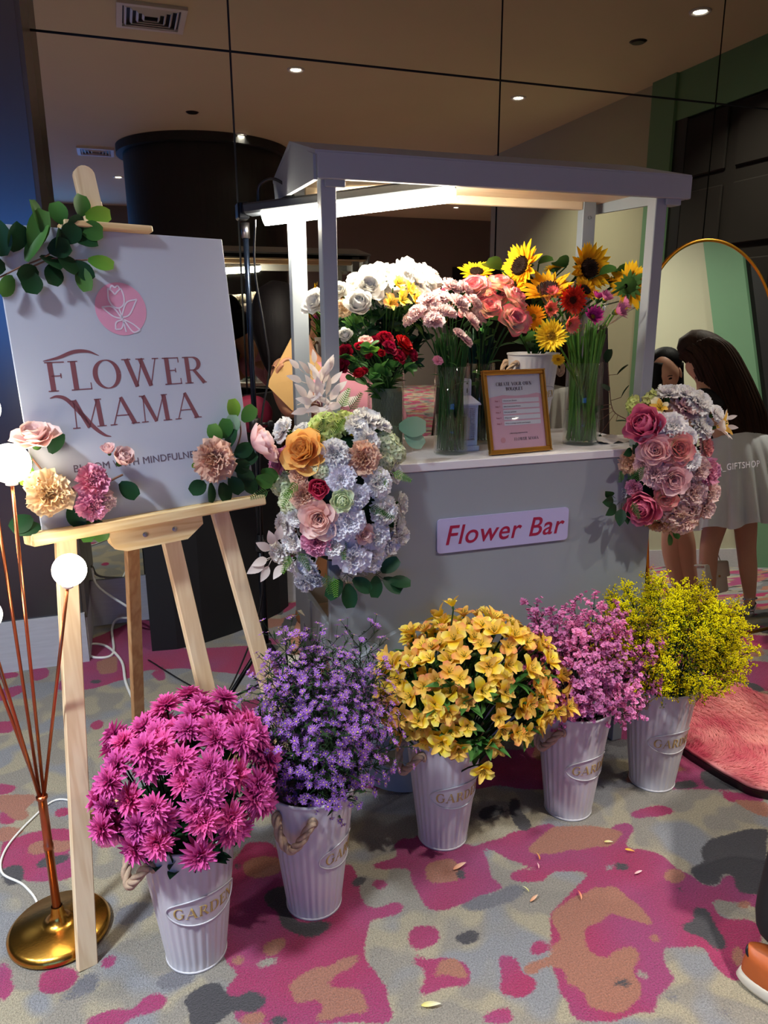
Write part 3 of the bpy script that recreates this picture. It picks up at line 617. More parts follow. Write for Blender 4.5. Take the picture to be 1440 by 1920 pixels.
h.add(V, [(i, i+1, m_+i+1, m_+i) for i in range(m_-1)]+[tuple(range(m_)), tuple(range(2*m_-1, m_-1, -1)), (0, m_, 2*m_-1, m_-1)])
h.build('diffuser', emit('tube_glow', (1.0, 0.93, 0.76), TUBE_E), tube, False)
MB().box((tx-.01, ty-.02, 1.775), (.035, .06, .05), bev=.005).bar((tx-.01, ty-.02, 1.785), lp+up_*.012, .03, .03, bev=.004).build('bracket', BLACKMET, tube, False)
MB().tube(smooth_path([lp+up_*.03+ax*.02, lp+up_*.075+ax*.03, lp+up_*.088+ax*.075, lp+up_*.055+ax*.12, lp+up_*.03+ax*.13]), .0045).build('carry_loop', BLACK, tube)
cab = smooth_path([lp+np.array([.0, -.03, -.02]), (0.405, 2.36, 1.60), (0.425, 2.35, 1.42), (0.435, 2.36, 1.30), (0.405, 2.38, 1.12), (0.395, 2.42, .8), (0.385, 2.43, .5), (.30, 2.6, .15), (.25, 2.75, .012), (.15, 2.9, .006), (.0, 3.2, .006)])
solid('lamp_cable', MB().tube(cab, .0032), BLACK, 'thin black cable hanging down the lamp tripod to the carpet', 'cable', smooth=True)

# ================================================================ EASEL WITH THE SIGN BOARD
p0 = fl(165, 1818); ang = math.radians(21); LN = math.radians(9)
eu = np.array([math.cos(ang), math.sin(ang), 0]); en = np.array([math.sin(ang), -math.cos(ang), 0])
eup = np.array([-en[0]*math.sin(LN), -en[1]*math.sin(LN), math.cos(LN)]); eN = np.cross(eu, eup)   # eN faces the viewer
ME = Matrix(((eu[0], eup[0], eN[0], p0[0]), (eu[1], eup[1], eN[1], p0[1]), (eu[2], eup[2], eN[2], p0[2]), (0, 0, 0, 1)))
easel = empty('easel', tuple(p0+eu*.3), 'pale pine display easel holding the white sign board', 'easel')
def ep(name, mb, m, par=None): 
    return mb.build(name, m, par or easel, False, ME)
def leg2(a, b, w, d, z): return MB().bar((a[0], a[1], z), (b[0], b[1], z), w, d, up=(0, 0, 1), bev=.002)
zb_ = -.018
ep('leg', leg2((.002, .0), (.115, 1.06), .044, .020, -.012), wood_mat('pine_leg', (222, 190, 146), (244, 222, 182), 'Y', 1.0))
ep('leg', leg2((.64, .0), (.480, 1.06), .044, .020, -.012), MATS['pine_leg'])
ep('mast', leg2((.405, .42), (.285, 1.74), .044, .020, -.028), MATS['pine_leg'])
mt = MB(); pts_ = [(-.022, 0), (.022, 0), (.022, .07)]+[(.022*math.cos(t), .07+.02*math.sin(t)) for t in np.linspace(0.2, PI-.2, 8)]+[(-.022, .07)]
mt.prism([(x-(-.0)+(.285 if False else 0), y) for x, y in pts_], -.010, .010, M=Matrix.Translation((.283, 1.725, -.024)) @ Matrix.Rotation(math.radians(5), 4, 'Z')); ep('mast_tip', mt, MATS['pine_leg'])
# rear leg hangs back to the floor, vertical in the world
rt = np.array(ME @ Vector((.30, 1.25, -.045, 1)))[:3]; rf = fl(262, 1420); 
MB().bar(rt, (rf[0], rf[1], .0), .036, .022, up=eN, bev=.002).build('rear_leg', wood_mat('dark_grain_leg', (190, 136, 84), (222, 180, 126), 'Z', .8), easel, False)
ep('shelf', MB().box((.31, 1.008, .012), (.57, .026, .075), bev=.003), PINEX)
br = [(.188, 1.0), (.420, 1.0), (.420, .975), (.395, .958), (.375, .945), (.225, .945), (.205, .952), (.192, .970)]
ep('shelf_bracket', MB().prism(br, .012, .034), PINEX)
ep('bolt', MB().lathe([(.0005, .004), (.006, .002), (.006, 0)], 14, M=Matrix.Translation((.272, .975, .034))).lathe([(.0005, .004), (.006, .002), (.006, 0)], 14, M=Matrix.Translation((.345, .975, .034))), STEEL)
ep('cross_bar', MB().box((.30, 1.675, .004), (.20, .014, .05), bev=.002), PINEX)
ep('cross_bar', MB().bar((.035, .335, -.03), (.60, .335, -.03), .03, .018, up=(0, 0, 1), bev=.002), PINEX)

board = solid('sign_board', MB().box((.323, 1.345, .004), (.530, .646, .006), bev=.001), plain('matte_white_board', (180, 186, 200), .45, var=.015, nscale=3), 'white board lettered Flower Mama with a pink tulip emblem on the easel', 'sign')
board.matrix_world = ME
def bp(name, mb, m, z=.0072): 
    return mb.build(name, m, board, False, ME @ Matrix.Translation((0, 0, z)))
PINKC = plain('emblem_pink', (214, 150, 178), .5, var=.02); MAUVE = plain('mauve_brown_print', (122, 74, 82), .5, var=.02); MGREY = plain('grey_print', (96, 84, 98), .5, var=.02)
cxy = (.305, 1.4955)
bp('emblem_disc', MB().prism([(cxy[0]+.0595*math.cos(t), cxy[1]+.0595*math.sin(t)) for t in np.linspace(0, 2*PI, 64, endpoint=False)], 0, .0004), PINKC)
em = MB(); fn = lambda x, y, z: (x, y, z)
def stroke(pts, w=.0032, mb=em, loop=False):
    P = smooth_path([(a, b, 0) for a, b in pts], 6); strip2(mb, [(cxy[0]+x, cxy[1]+y, w) for x, y, _ in P], .0004, fn)
stroke([(-.024,.046),(-.026,.022),(-.018,.006),(-.004,.002),(.008,.012),(.010,.030),(.006,.046)])            # tulip cup
stroke([(-.024,.046),(-.016,.040),(-.010,.032)]); stroke([(.006,.046),(-.002,.040),(-.010,.032)]); stroke([(-.020,.044),(-.014,.052),(-.008,.048),(-.001,.052),(.003,.046)])
stroke([(-.005,.001),(-.001,-.018),(.004,-.052)])
stroke([(-.002,-.022),(-.022,-.016),(-.044,.004)]); stroke([(-.044,.004),(-.020,.004),(-.002,-.020)])
stroke([(-.002,-.020),(.018,-.012),(.040,.022)]); stroke([(.040,.022),(.014,.014),(-.002,-.018)])
stroke([(.003,-.024),(.022,-.034),(.038,-.048)]); stroke([(.038,-.048),(.020,-.052),(.003,-.026)])
stroke([(.001,-.024),(-.016,-.030),(-.020,-.046)]); stroke([(-.020,-.046),(-.006,-.044),(.002,-.028)])
bp('emblem_tulip', em, plain('emblem_white', (216, 208, 222), .5), .0078)
tx_ = MB(); fn = lambda x, y, z: (x, y, z)
def word(text, x, y, h, sx, sp): 
    words(tx_, text, x, y, h, .0004, fn, space=sp, sx=sx, centre=False)
word('FLOWER', .118, 1.318, .064, 1.04, .12)
word('MAMA', .158, 1.234, .062, 1.08, .12)
strip2(tx_, [(x, y, w_) for x, y, w_ in [(p[0]-.012, p[1], .001+.007*math.sin(PI*i/24)) for i, p in enumerate(smooth_path([(.128,1.384,0),(.160,1.390,0),(.196,1.402,0),(.226,1.402,0),(.250,1.392,0)], 6))]], .0004, fn)
P = smooth_path([(.118,1.304,0),(.134,1.307,0),(.154,1.298,0),(.182,1.262,0),(.204,1.232,0),(.224,1.214,0),(.238,1.209,0)], 5)
strip2(tx_, [(p[0], p[1], .0015+.0085*math.sin(PI*i/(len(P)-1))) for i, p in enumerate(P)], .0004, fn)
bp('brand_lettering', tx_, MAUVE)
font_mesh('tagline', 'BLOOM WITH MINDFULNESS', .0235, MGREY, board, ME @ Matrix.Translation((.299, 1.138, .0074)), spacing=1.02, ext=.0003)

# ================================================================ GOLD FLOOR LAMP WITH GLOBES
lb = np.array([-.262, 1.70, 0]); lamp = empty('floor_lamp', tuple(lb), 'gold floor lamp with thin rods ending in round white globes, left of the easel', 'lamp')
MB().lathe([(.0005, 0), (.112, 0), (.118, .006), (.118, .016), (.108, .026), (.04, .030), (.022, .036), (.016, .055), (.0125, .075)], 72, tuple(lb)).build('base', GOLD, lamp)
MB().lathe([(.010, .07), (.010, .235), (.0115, .236), (.0115, .25), (.010, .252), (.0100, .372), (.013, .374), (.013, .38), (.001, .382)], 24, tuple(lb)).build('pole', COPPER, lamp)
GLOW = emit('globe_glow', (1.0, 0.88, 0.66), GLOBE_E)
tops = [atY(22, 905, 1.64), atY(127, 1096, 1.60), atY(-22, 1180, 1.62), atY(-30, 800, 1.80), atY(-105, 1010, 1.72)]
gr = [.040, .034, .034, .038, .038]
for i, (T_, r) in enumerate(zip(tops, gr)):
    b = lb+np.array([.004*math.cos(i*1.3), .004*math.sin(i*1.3), .36])
    d = (T_-b)/np.linalg.norm(T_-b)
    MB().tube([b, T_], .0038, 10).build('rod', COPPER, lamp)
    gl = MB().sph(T_+d*(r*1.0), r, 32, 20).build('globe', GLOW, lamp)
    MB().tube([T_-d*.004, T_+d*.008], .012, 16).build('socket', WHITE, gl)
solid('power_cord', MB().tube(smooth_path([(-.365, 1.73, .012), fl(70, 1700, .004), fl(45, 1660, .004), fl(3, 1635, .004), fl(12, 1590, .004), fl(60, 1535, .004), fl(105, 1500, .004), fl(150, 1510, .004), fl(220, 1560, .004)]), .0032), plain('white_cord', (225, 222, 215), .5), 'thin white power cord snaking from the gold lamp base', 'cord', smooth=True)
solid('power_cord', MB().tube(smooth_path([(-.22, 3.69, .30), (-.19, 3.62, .22), (-.02, 3.45, .12), fl(222, 1160, .05), fl(210, 1180, .01), fl(212, 1225, .005), fl(180, 1233, .005), fl(160, 1222, .005), fl(170, 1208, .005), fl(200, 1212, .005), fl(228, 1240, .005), fl(236, 1280, .005), fl(255, 1320, .005), fl(280, 1345, .005)]), .006), MATS['white_cord'], 'white extension cord coiled on the carpet near the wall', 'cord', smooth=True)
# ================================================================ FLOWER SHAPES (each head looks along its own +Z)
def petal(L, W, a0=0.3, curl=0.6, cup=0.3, ruf=0.0, rk=5, nu=5, nv=3, prof='oval', tipz=0.0, ph=0.0, r0=0.0):
    """returns V, F, t: a petal growing along +Y from the axis, bending up towards +Z"""
    u = np.linspace(0, 1, nu); ang = a0+curl*u
    du = np.diff(u, prepend=0)*L
    y = r0+np.cumsum(np.cos(ang)*du); z = np.cumsum(np.sin(ang)*du)
    if prof == 'oval': w = np.sin(PI*np.clip(u*.86+.10, 0, 1))**.7
    elif prof == 'fan': w = .18+.82*np.sin(u*PI*.56)**.9
    elif prof == 'strap': w = np.minimum(1, (1-u)*3.2+.18)*np.minimum(1, u*3+.35)
    elif prof == 'point': w = np.sin(PI*np.clip(u**.8*.93+.06, 0, 1))**.9
    elif prof == 'heart': w = np.sin(PI*np.clip(u*.80+.06, 0, 1))**.8
    vv = np.linspace(-1, 1, nv)
    V = []; 
    for i in range(nu):
        nx_, ny_ = -math.sin(ang[i]), math.cos(ang[i])
        for v in vv:
            h = cup*W*w[i]*v*v + ruf*W*u[i]**1.5*math.sin(rk*v*2+ph) + (ruf*W*.6*math.sin(rk*3.1*v+ph*2) if i == nu-1 else 0)
            V.append((W*w[i]*v, y[i]+nx_*h, z[i]+ny_*h))
    F = [(i*nv+j, i*nv+j+1, (i+1)*nv+j+1, (i+1)*nv+j) for i in range(nu-1) for j in range(nv-1)]
    return np.array(V), F, np.repeat(u, nv)
def ring(mb, n, z, rot, mi=0, tilt=0.0, jit=0.12, sj=0.12, **kw):
    for i in range(n):
        a = rot+2*PI*i/n+RS.normal()*jit*2*PI/n; s = 1+RS.normal()*sj
        k = dict(kw); k['a0'] = k.get('a0', .3)+RS.normal()*.07; k['ph'] = RS.rand()*6
        V, F, t = petal(**k); c, s_ = math.cos(a), math.sin(a); R = np.array([[c, -s_, 0], [s_, c, 0], [0, 0, 1]])
        mb.add((V*s)@R.T+np.array([0, 0, z]), F, t=t, mi=mi)
def sepals(mb, n=5, L=.012, W=.004, z=-.004, mi=1, a0=.6): ring(mb, n, z, 0, mi=mi, L=L, W=W, a0=a0, curl=.4, cup=.2, nu=3, prof='point')
def mk_mum(r=.034):
    m = MB()
    for n, f, a0, cu, z in ((18, 1.0, -.12, .10, -.002), (17, .92, .10, .15, .0), (15, .80, .35, .2, .002), (13, .64, .60, .3, .004), (10, .46, .9, .35, .005), (6, .28, 1.2, .3, .006)):
        ring(m, n, z, RS.rand()*6, L=r*f, W=r*.11, a0=a0, curl=cu, cup=.8, nu=4, nv=3, prof='strap', jit=.25, r0=.001)
    m.lathe([(.001, -.010), (.006, -.008), (.009, -.003), (.004, -.001)], 10, mi=1); return m
def mk_carn(r=.033, deep=0):
    m = MB()
    for n, f, a0, cu, z in ((9, 1.0, .15, -.05, .0), (9, .92, .45, .0, .001), (8, .80, .75, .05, .002), (7, .64, 1.0, .15, .003), (6, .45, 1.25, .2, .004)):
        ring(m, n, z, RS.rand()*6, L=r*f, W=r*.40, a0=a0, curl=cu, cup=-.1, ruf=.26, rk=5, nu=5, nv=9, prof='fan', jit=.25, sj=.08)
    m.lathe([(.002, -.026), (.0065, -.022), (.008, -.008), (.007, .004)], 12, mi=1); return m
def mk_rose(r=.034, open_=1.0, big=False, L_=1.0):
    m = MB()
    R = [(5, 1.0, .25, 1.0, 0), (5, .95, .6, .95, .001), (5, .86, .85, .85, .003), (5, .74, 1.05, .7, .005), (4, .60, 1.2, .6, .006), (4, .45, 1.3, .55, .008), (3, .30, 1.35, .5, .009), (2, .18, 1.4, .4, .010)]
    for i, (n, f, a0, cu, z) in enumerate(R):
        a = a0+(1-open_)*.5
        ring(m, n, z*r/.034, i*2.4, L=r*f*1.12*L_, W=r*(.60 if i < 4 else .46)*f**.35, a0=min(a, 1.5), curl=cu*.5-(.75 if i < 2 else .3)*open_*.6, cup=.55, ruf=.04, rk=2, nu=6, nv=7, prof='heart' if i < 5 else 'fan', jit=.1, sj=.05, r0=r*(.10 if i < 5 else .03))
    sepals(m, 5, r*.5, r*.12, -.002); m.sph((0, 0, -.004), (r*.22, r*.22, r*.2), 10, 6, mi=1); return m
def mk_cabbage(r=.034):                                        # ranunculus / peony: closed layered ball
    m = MB()
    for i, (n, f, a0, cu) in enumerate(((7, 1.0, .1, 1.5), (7, .93, .35, 1.6), (6, .84, .55, 1.7), (6, .74, .75, 1.7), (5, .62, .9, 1.8), (5, .5, 1.0, 1.9), (4, .36, 1.1, 1.9), (3, .22, 1.2, 1.9))):
        ring(m, n, .002*i, i*1.9, L=r*f*1.35, W=r*.52*f**.5, a0=a0, curl=cu*.72, cup=.5, ruf=.05, rk=2.5, nu=7, nv=5, prof='heart', jit=.12, sj=.05, r0=r*.08)
    sepals(m, 5, r*.4, r*.12, -.002); return m
def mk_hyd(r=.03, n=46):
    m = MB(); g = PI*(3-math.sqrt(5))
    for i in range(n):
        zc = 1-(i+.5)/n*1.25; rr = math.sqrt(max(0, 1-zc*zc)); p = np.array([rr*math.cos(g*i), rr*math.sin(g*i), zc])
        M_ = frame(p, RS.rand()*6, p*r*(.82+.1*RS.rand())+np.array([0, 0, -r*.35]))
        f = MB(); ring(f, 4, 0, 0, L=r*.30, W=r*.16, a0=.1, curl=.2, cup=.15, nu=3, nv=3, prof='oval', jit=.05); f.sph((0, 0, .0006), r*.035, 6, 4, mi=1); m.merge(f, M_)
    m.sph((0, 0, -r*.35), r*.74, 14, 9, mi=0); return m
def mk_sun(r=.045):
    m = MB()
    for n, f, a0 in ((25, 1.0, .10), (22, .92, .32)): ring(m, n, 0, RS.rand(), L=r*f*.86, W=r*.15, a0=a0, curl=.25, cup=.45, nu=5, nv=3, prof='point', r0=r*.42, sj=.12, jit=.3)
    m.lathe([(r*.47, -.002), (r*.49, .004), (r*.40, .009), (r*.2, .008), (.0005, .006)], 28, mi=2)
    g = PI*(3-math.sqrt(5))
    for i in range(90):
        q = r*.5*math.sqrt((i+.5)/90); m.lathe([(.0012, 0), (.0010, .0035), (.0002, .0042)], 5, (q*math.cos(g*i), q*math.sin(g*i), .0055), mi=2)
    ring(m, 14, -.004, .2, mi=1, L=r*.62, W=r*.13, a0=-.15, curl=.3, cup=.3, nu=4, nv=3, prof='point', r0=r*.2); m.lathe([(.004, -.016), (r*.3, -.010), (r*.48, -.003)], 20, mi=1); return m
def mk_gerb(r=.036, cone=.1, n=26):
    m = MB()
    for k_, f, da in ((n, 1.0, 0), (n-4, .88, .14), (n-8, .45, .3)): ring(m, k_, .001, RS.rand(), L=r*f*.85, W=r*.10, a0=cone+da, curl=.1, cup=.35, nu=4, nv=3, prof='strap', r0=r*.14, sj=.06, jit=.15)
    m.lathe([(r*.24, 0), (r*.25, .003), (r*.12, .005), (.0004, .004)], 20, mi=2)
    for i in range(40):
        a = RS.rand()*2*PI; q = r*(.08+.17*RS.rand()); m.lathe([(.0008, 0), (.0006, .004), (.0001, .005)], 5, (q*math.cos(a), q*math.sin(a), .003), mi=2)
    m.lathe([(.003, -.012), (r*.2, -.006), (r*.28, 0)], 14, mi=1); return m
def mk_alstro(r=.026):
    m = MB(); ring(m, 3, 0, 0, L=r*1.15, W=r*.42, a0=1.0, curl=-.75, cup=.3, nu=6, nv=5, prof='heart', ruf=.06, rk=2, jit=.1)
    ring(m, 3, .001, PI/3, mi=3, L=r*1.2, W=r*.26, a0=1.05, curl=-.6, cup=.5, nu=6, nv=5, prof='oval', jit=.1)
    for i in range(6):
        a = i*PI/3+.3; m.tube(bez((0, 0, .004), (.003*math.cos(a), .003*math.sin(a), .015), (.008*math.cos(a), .008*math.sin(a), .022), 4), .0005, 4, mi=1).sph((.008*math.cos(a), .008*math.sin(a), .022), .0012, 5, 4, mi=1)
    m.lathe([(.0015, -.010), (.004, -.006), (.003, .001)], 8, mi=1); return m
def mk_aster(r=.009):
    m = MB(); ring(m, 13, 0, 0, L=r*.85, W=r*.13, a0=.12, curl=.1, cup=.2, nu=3, nv=2, prof='oval', r0=r*.2, jit=.2); m.sph((0, 0, .0006), (r*.24, r*.24, r*.14), 8, 5, mi=2); return m
def leafV(L, W, curl=-.5, a0=.5, cup=.35, nu=7, prof='point'): return petal(L, W, a0=a0, curl=curl, cup=cup, nu=nu, nv=5, prof=prof)
def add_leaf(mb, base, d, L, W, mi=0, roll=0.0, curl=-.5, up=None, prof='point', cup=.35):
    """leaf at base pointing along d"""
    V, F, t = leafV(L, W, curl=curl, a0=-curl*.5, cup=cup, prof=prof)
    y = Vector(d).normalized(); z = Vector(up if up is not None else (0, 0, 1)); x = y.cross(z)
    if x.length < .05: x = Vector((1, 0, 0))
    x.normalize(); z = x.cross(y)
    R = Matrix((x, y, z)).transposed().to_4x4(); R = Matrix.Translation(Vector(base)) @ R @ Matrix.Rotation(roll, 4, 'Y')
    mb.add(V, F, t=t, M=R, mi=mi); return mb

def PM(name, *a, **k): return petal_mat(name, *a, **k)
C_ = {                                                          # petal colours (base -> tip)
 'mum': PM('mum_magenta', (176,24,108), (240,110,184), var=.14), 'w': PM('white_petal', (250,238,230), (254,252,250)), 'lil': PM('lilac_white_petal', (238,232,242), (250,248,252)),
 'pch': PM('peach_petal', (226,150,110), (244,206,178)), 'crm': PM('cream_petal', (240,190,120), (250,226,190)), 'pnk': PM('pink_petal', (214,96,140), (240,168,196)), 'lpk': PM('light_pink_petal', (246,178,178), (254,228,224)),
 'bls': PM('blush_petal', (242,190,184), (250,222,214)), 'hot': PM('hot_pink_petal', (200,30,84), (226,86,120)), 'org': PM('apricot_petal', (224,134,60), (246,196,120)), 'hyd': PM('green_white_floret', (218,230,180), (238,244,214)), 'hyy': PM('lime_floret', (206,222,120), (228,236,160)),
 'ppk': PM('peony_pink_petal', (216,76,124), (244,142,170)), 'mau': PM('dusty_mauve_petal', (228,170,178), (246,210,212)), 'rbi': PM('cream_coral_petal', (250,230,196), (240,150,150), mid=(250,210,190)), 'rbd': PM('cream_pink_petal', (252,234,200), (236,104,124), mid=(252,222,194)),
 'red': PM('crimson_petal', (110,6,24), (184,22,52), var=.2), 'sun': PM('sunflower_petal', (236,160,10), (252,206,30)), 'sunc': PM('sunflower_disc', (38,18,8), (70,36,14)), 'org2': PM('orange_petal', (232,120,10), (250,170,20)),
 'ger': PM('gerbera_red_petal', (150,8,16), (214,22,38)), 'gco': PM('gerbera_coral_petal', (248,180,140), (238,96,96)), 'gma': PM('gerbera_magenta_petal', (150,20,110), (214,66,164)), 'gye': PM('gerbera_yellow_petal', (242,190,20), (252,226,50)), 'gpk': PM('gerbera_pink_petal', (206,90,150), (230,140,180)),
 'gdk': PM('gerbera_dark_centre', (90,30,20), (140,70,40)), 'aly': PM('alstro_yellow_petal', (250,206,20), (252,234,130), mid=(252,222,60)), 'alo': PM('alstro_orange_petal', (252,212,60), (240,150,100), mid=(250,196,96)), 'als': PM('alstro_striped_petal', (250,210,50), (246,200,110)),
 'ast': PM('aster_violet_petal', (120,70,168), (184,128,212), var=.3), 'asc': PM('aster_centre', (214,190,110), (236,220,160)), 'sta': PM('statice_pink_floret', (206,100,160), (238,156,206), var=.2), 'gol': PM('goldenrod_floret', (236,220,0), (250,240,20), var=.2), 'golg': PM('goldenrod_green', (90,120,20), (150,170,40)),
 'lisi': PM('pale_yellow_petal', (236,226,120), (248,244,214)), 'wht': PM('pure_white_petal', (244,238,226), (252,250,244)), 'wyp': PM('white_yellow_petal', (250,214,70), (252,244,220)),
}
HEADS = {}
def head(kind, col, r, var=0, mats=None):
    """shared mesh for a flower kind and colour; unit scaled later"""
    key = (kind, col, var)
    if key not in HEADS:
        fn_ = {'mum': mk_mum, 'carn': mk_carn, 'rose': mk_rose, 'bud': lambda: mk_rose(.034, .15, L_=1.15), 'cab': mk_cabbage, 'hyd': lambda: mk_hyd(.034), 'sun': lambda: mk_sun(.034), 'gerb': lambda: mk_gerb(.034), 'gcone': lambda: mk_gerb(.034, .75, 24), 'als': lambda: mk_alstro(.034), 'ast': lambda: mk_aster(.034)}[kind]
        m = fn_(); cen = {'sun': C_['sunc'], 'gerb': C_['gdk'] if col in ('ger',) else YELC, 'ast': C_['asc']}.get(kind, YELC)
        HEADS[key] = m.mesh('%s_head' % kind, [C_[col], STEMG, cen, C_['als']])
    return HEADS[key]
NAMEK = {'mum': 'chrysanthemum', 'carn': 'carnation', 'rose': 'rose', 'bud': 'rose_bud', 'cab': 'peony', 'hyd': 'hydrangea', 'sun': 'sunflower', 'gerb': 'gerbera', 'gcone': 'gerbera', 'als': 'alstroemeria', 'ast': 'aster'}
def put_head(kind, col, p, n, r, parent, name=None, var=None):
    v = RS.randint(2) if var is None else var
    return link(name or NAMEK[kind], head(kind, col, r, v), parent, frame(n, RS.rand()*6.28, p, r/.034))

# ================================================================ BUCKETS
def bucket_meshes():
    n = 160; a = np.arange(n)/n*2*PI; prof = []
    Rz = lambda z: .0695+(.1105-.0695)*(z/.350)
    zs = np.concatenate([[.003, .006], np.linspace(.012, .340, 20), [.345, .350]])
    rib = (np.cos(a*30) > -.25).astype(float); rib = (np.roll(rib, 1)+2*rib+np.roll(rib, -1))/4
    # smooth oval plate around the emblem
    V = []
    for z in zs:
        r = Rz(z); sx = (np.abs((a+PI) % (2*PI)-PI))*r; el = (sx/.096)**2+((z-.185)/.040)**2
        depth = np.where(el < 1.0, 0.0, np.clip((el-1)*6, 0, 1)) if .10 < z < .26 else 1.0
        rr = r-.0028*(1-rib)*depth*(1 if .010 < z < .337 else 0)
        V.append(np.stack([rr*np.cos(a), rr*np.sin(a), np.full(n, z)], -1))
    body = MB(); m = len(zs)
    body.add(np.concatenate(V), [(i*n+j, i*n+(j+1) % n, (i+1)*n+(j+1) % n, (i+1)*n+j) for i in range(m-1) for j in range(n)])
    body.lathe([(.1075, .350), (.106, .345), (.069, .02), (.0005, .02)], 64).lathe([(.0005, .004), (.0695, .004)], 64)
    rim = MB().lathe([(.1075, .348), (.1075, .353), (.110, .355), (.1135, .353), (.1135, .348), (.110, .346)], 72)
    rim2 = MB().lathe([(.0695, 0), (.0715, .001), (.0715, .005), (.0700, .007), (.069, .003)], 72)
    emb = MB(); cyl = lambda x, y, z: ((Rz(y)+.0006+z)*math.cos(x/Rz(y)), (Rz(y)+.0006+z)*math.sin(x/Rz(y)), y)
    P = [(.094*math.cos(t), .185+.038*math.sin(t), .0035) for t in np.linspace(0, 2*PI, 60)]
    strip2(emb, P, .0022, cyl)
    let = MB(); fn2 = lambda x, y, z: cyl(x, .185+y, z)
    words(let, 'GARDEN', 0, -.0145, .029, .0009, fn2, space=.10, sx=.88)
    return body, rim, emb, let, rim2
_b = bucket_meshes()
BM = [_b[0].mesh('bucket_body', BUCKET_W), _b[1].mesh('bucket_rim', BUCKET_W), _b[2].mesh('oval_rim', BUCKET_W), _b[3].mesh('garden_lettering', plain('worn_gold_print', (190, 160, 96), .5, var=.15)), _b[4].mesh('base_ring', BUCKET_W)]
def rope_mesh(side):
    m = MB(); z0 = .316; r = .1085
    a0, a1 = side-.42, side+.42
    A = np.array([r*math.cos(a0), r*math.sin(a0), z0]); B = np.array([r*math.cos(a1), r*math.sin(a1), z0]); mid = (A+B)/2; o = np.array([math.cos(side), math.sin(side), 0])
    P = smooth_path([A*.97, A+o*.012, mid+o*.035+np.array([0, 0, -.035]) + (A-B)*.28, mid+o*.040+np.array([0, 0, -.058]), mid+o*.035+np.array([0, 0, -.035])+(B-A)*.28, B+o*.012, B*.97], 8)
    for s_ in range(3):                                          # three twisted strands
        T_ = np.gradient(P, axis=0); T_ /= np.linalg.norm(T_, axis=1)[:, None]; u = np.cross(T_, [0, 0, 1.]); u /= np.linalg.norm(u, axis=1)[:, None]+1e-9; v = np.cross(T_, u)
        ph = np.linspace(0, 22, len(P))+s_*2*PI/3
        m.tube(P+.0058*(np.cos(ph)[:, None]*u+np.sin(ph)[:, None]*v), .0062, 6)
    br = MB()
    for q_ in (A, B):
        t = math.atan2(q_[1], q_[0]); br.tube([q_*.985, np.array([math.cos(t), math.sin(t), 0])*(.014)+q_], .0075, 12)
    return m.mesh('rope', ROPE), br.mesh('eyelet', plain('zinc', (120, 118, 120), .35, .8))
RM = [rope_mesh(math.radians(a)) for a in (-90, 90)]
def bucket(x, y, rz, label, group='white ribbed metal flower buckets', z=0, s=1.0, name='flower_bucket', handles=True, rope_dirs=(0, 1)):
    M = Matrix.Translation((x, y, z)) @ Matrix.Rotation(rz, 4, 'Z') @ Matrix.Diagonal((s, s, s, 1))
    e = empty(name, (x, y, z), label, 'bucket', group)
    for nm, me_ in zip(('bucket_body', 'rim', 'emblem_plate', 'garden_lettering', 'base_ring'), BM): link(nm, me_, e, M)
    if handles:
        for i, (r_, b_) in enumerate(RM):
            h_ = link('rope_handle', r_, e, M @ Matrix.Rotation(0, 4, 'Z')); link('handle_eyelet', b_, h_, M)
    return e
# ================================================================ BUCKETS OF FLOWERS ON THE CARPET
BK = [((.050, 1.531), 20, 'leftmost white ribbed bucket, filled with magenta chrysanthemums'), ((.352, 1.592), 68, 'white ribbed bucket holding violet asters, second from left'),
      ((.765, 1.714), 36, 'middle white ribbed bucket, full of yellow and orange alstroemeria'), ((1.178, 1.704), 52, 'white ribbed bucket with pink statice, fourth from left'),
      ((1.512, 1.735), 46, 'rightmost white ribbed bucket, with bushy yellow goldenrod')]
for (x, y), dl, lab in BK: bucket(x, y, math.atan2(-y, -x)+math.radians(dl), lab)
def dome(c, rad, n, zmin=-.55, jit=.10):
    g = PI*(3-math.sqrt(5)); out = []
    for i in range(n):
        z = 1-(i+.5)/n*(1-zmin); r = math.sqrt(max(0, 1-z*z)); t = g*i+RS.normal()*.2
        d = np.array([r*math.cos(t), r*math.sin(t), z]); k = 1+RS.normal()*jit
        out.append((np.array(c)+d*np.array(rad)*k, d))
    return out
STEM2 = petal_mat('dark_stem', (34, 56, 30), (50, 76, 40))
def flower_stem(name, label, cat, group, base, head_p, heads, leaves=2, sr=.0022, leafmat=LEAFD, LL=.05, LW=.012, leafz=(.35, .8), bend=.5, smat=STEM2):
    """one cut flower: Empty at its foot > stem, head(s), leaf"""
    base = np.array(base, float); hp = np.array(head_p, float)
    e = empty(name, tuple(base), label, cat, group)
    cpt = np.array([base[0]*(1-bend*.35)+hp[0]*bend*.35, base[1]*(1-bend*.35)+hp[1]*bend*.35, base[2]+(hp[2]-base[2])*.62])
    P = bez(base, cpt, hp, 9); MB().tube(P, sr, 6).build('stem', smat, e)
    for kind, col, p, n, r in heads: put_head(kind, col, p, n, r, e, name='flower_head')
    if leaves:
        for i in range(leaves):
            t = leafz[0]+(leafz[1]-leafz[0])*RS.rand(); q = P[int(t*8)]; a = RS.rand()*6.28; o = hp-base; o[2] = 0
            d = np.array([math.cos(a), math.sin(a), .35])+o*3
            add_leaf(MB(), q, d, LL*(.7+.6*RS.rand()), LW, roll=RS.normal()*.4).build('leaf', leafmat, e)
    return e, P
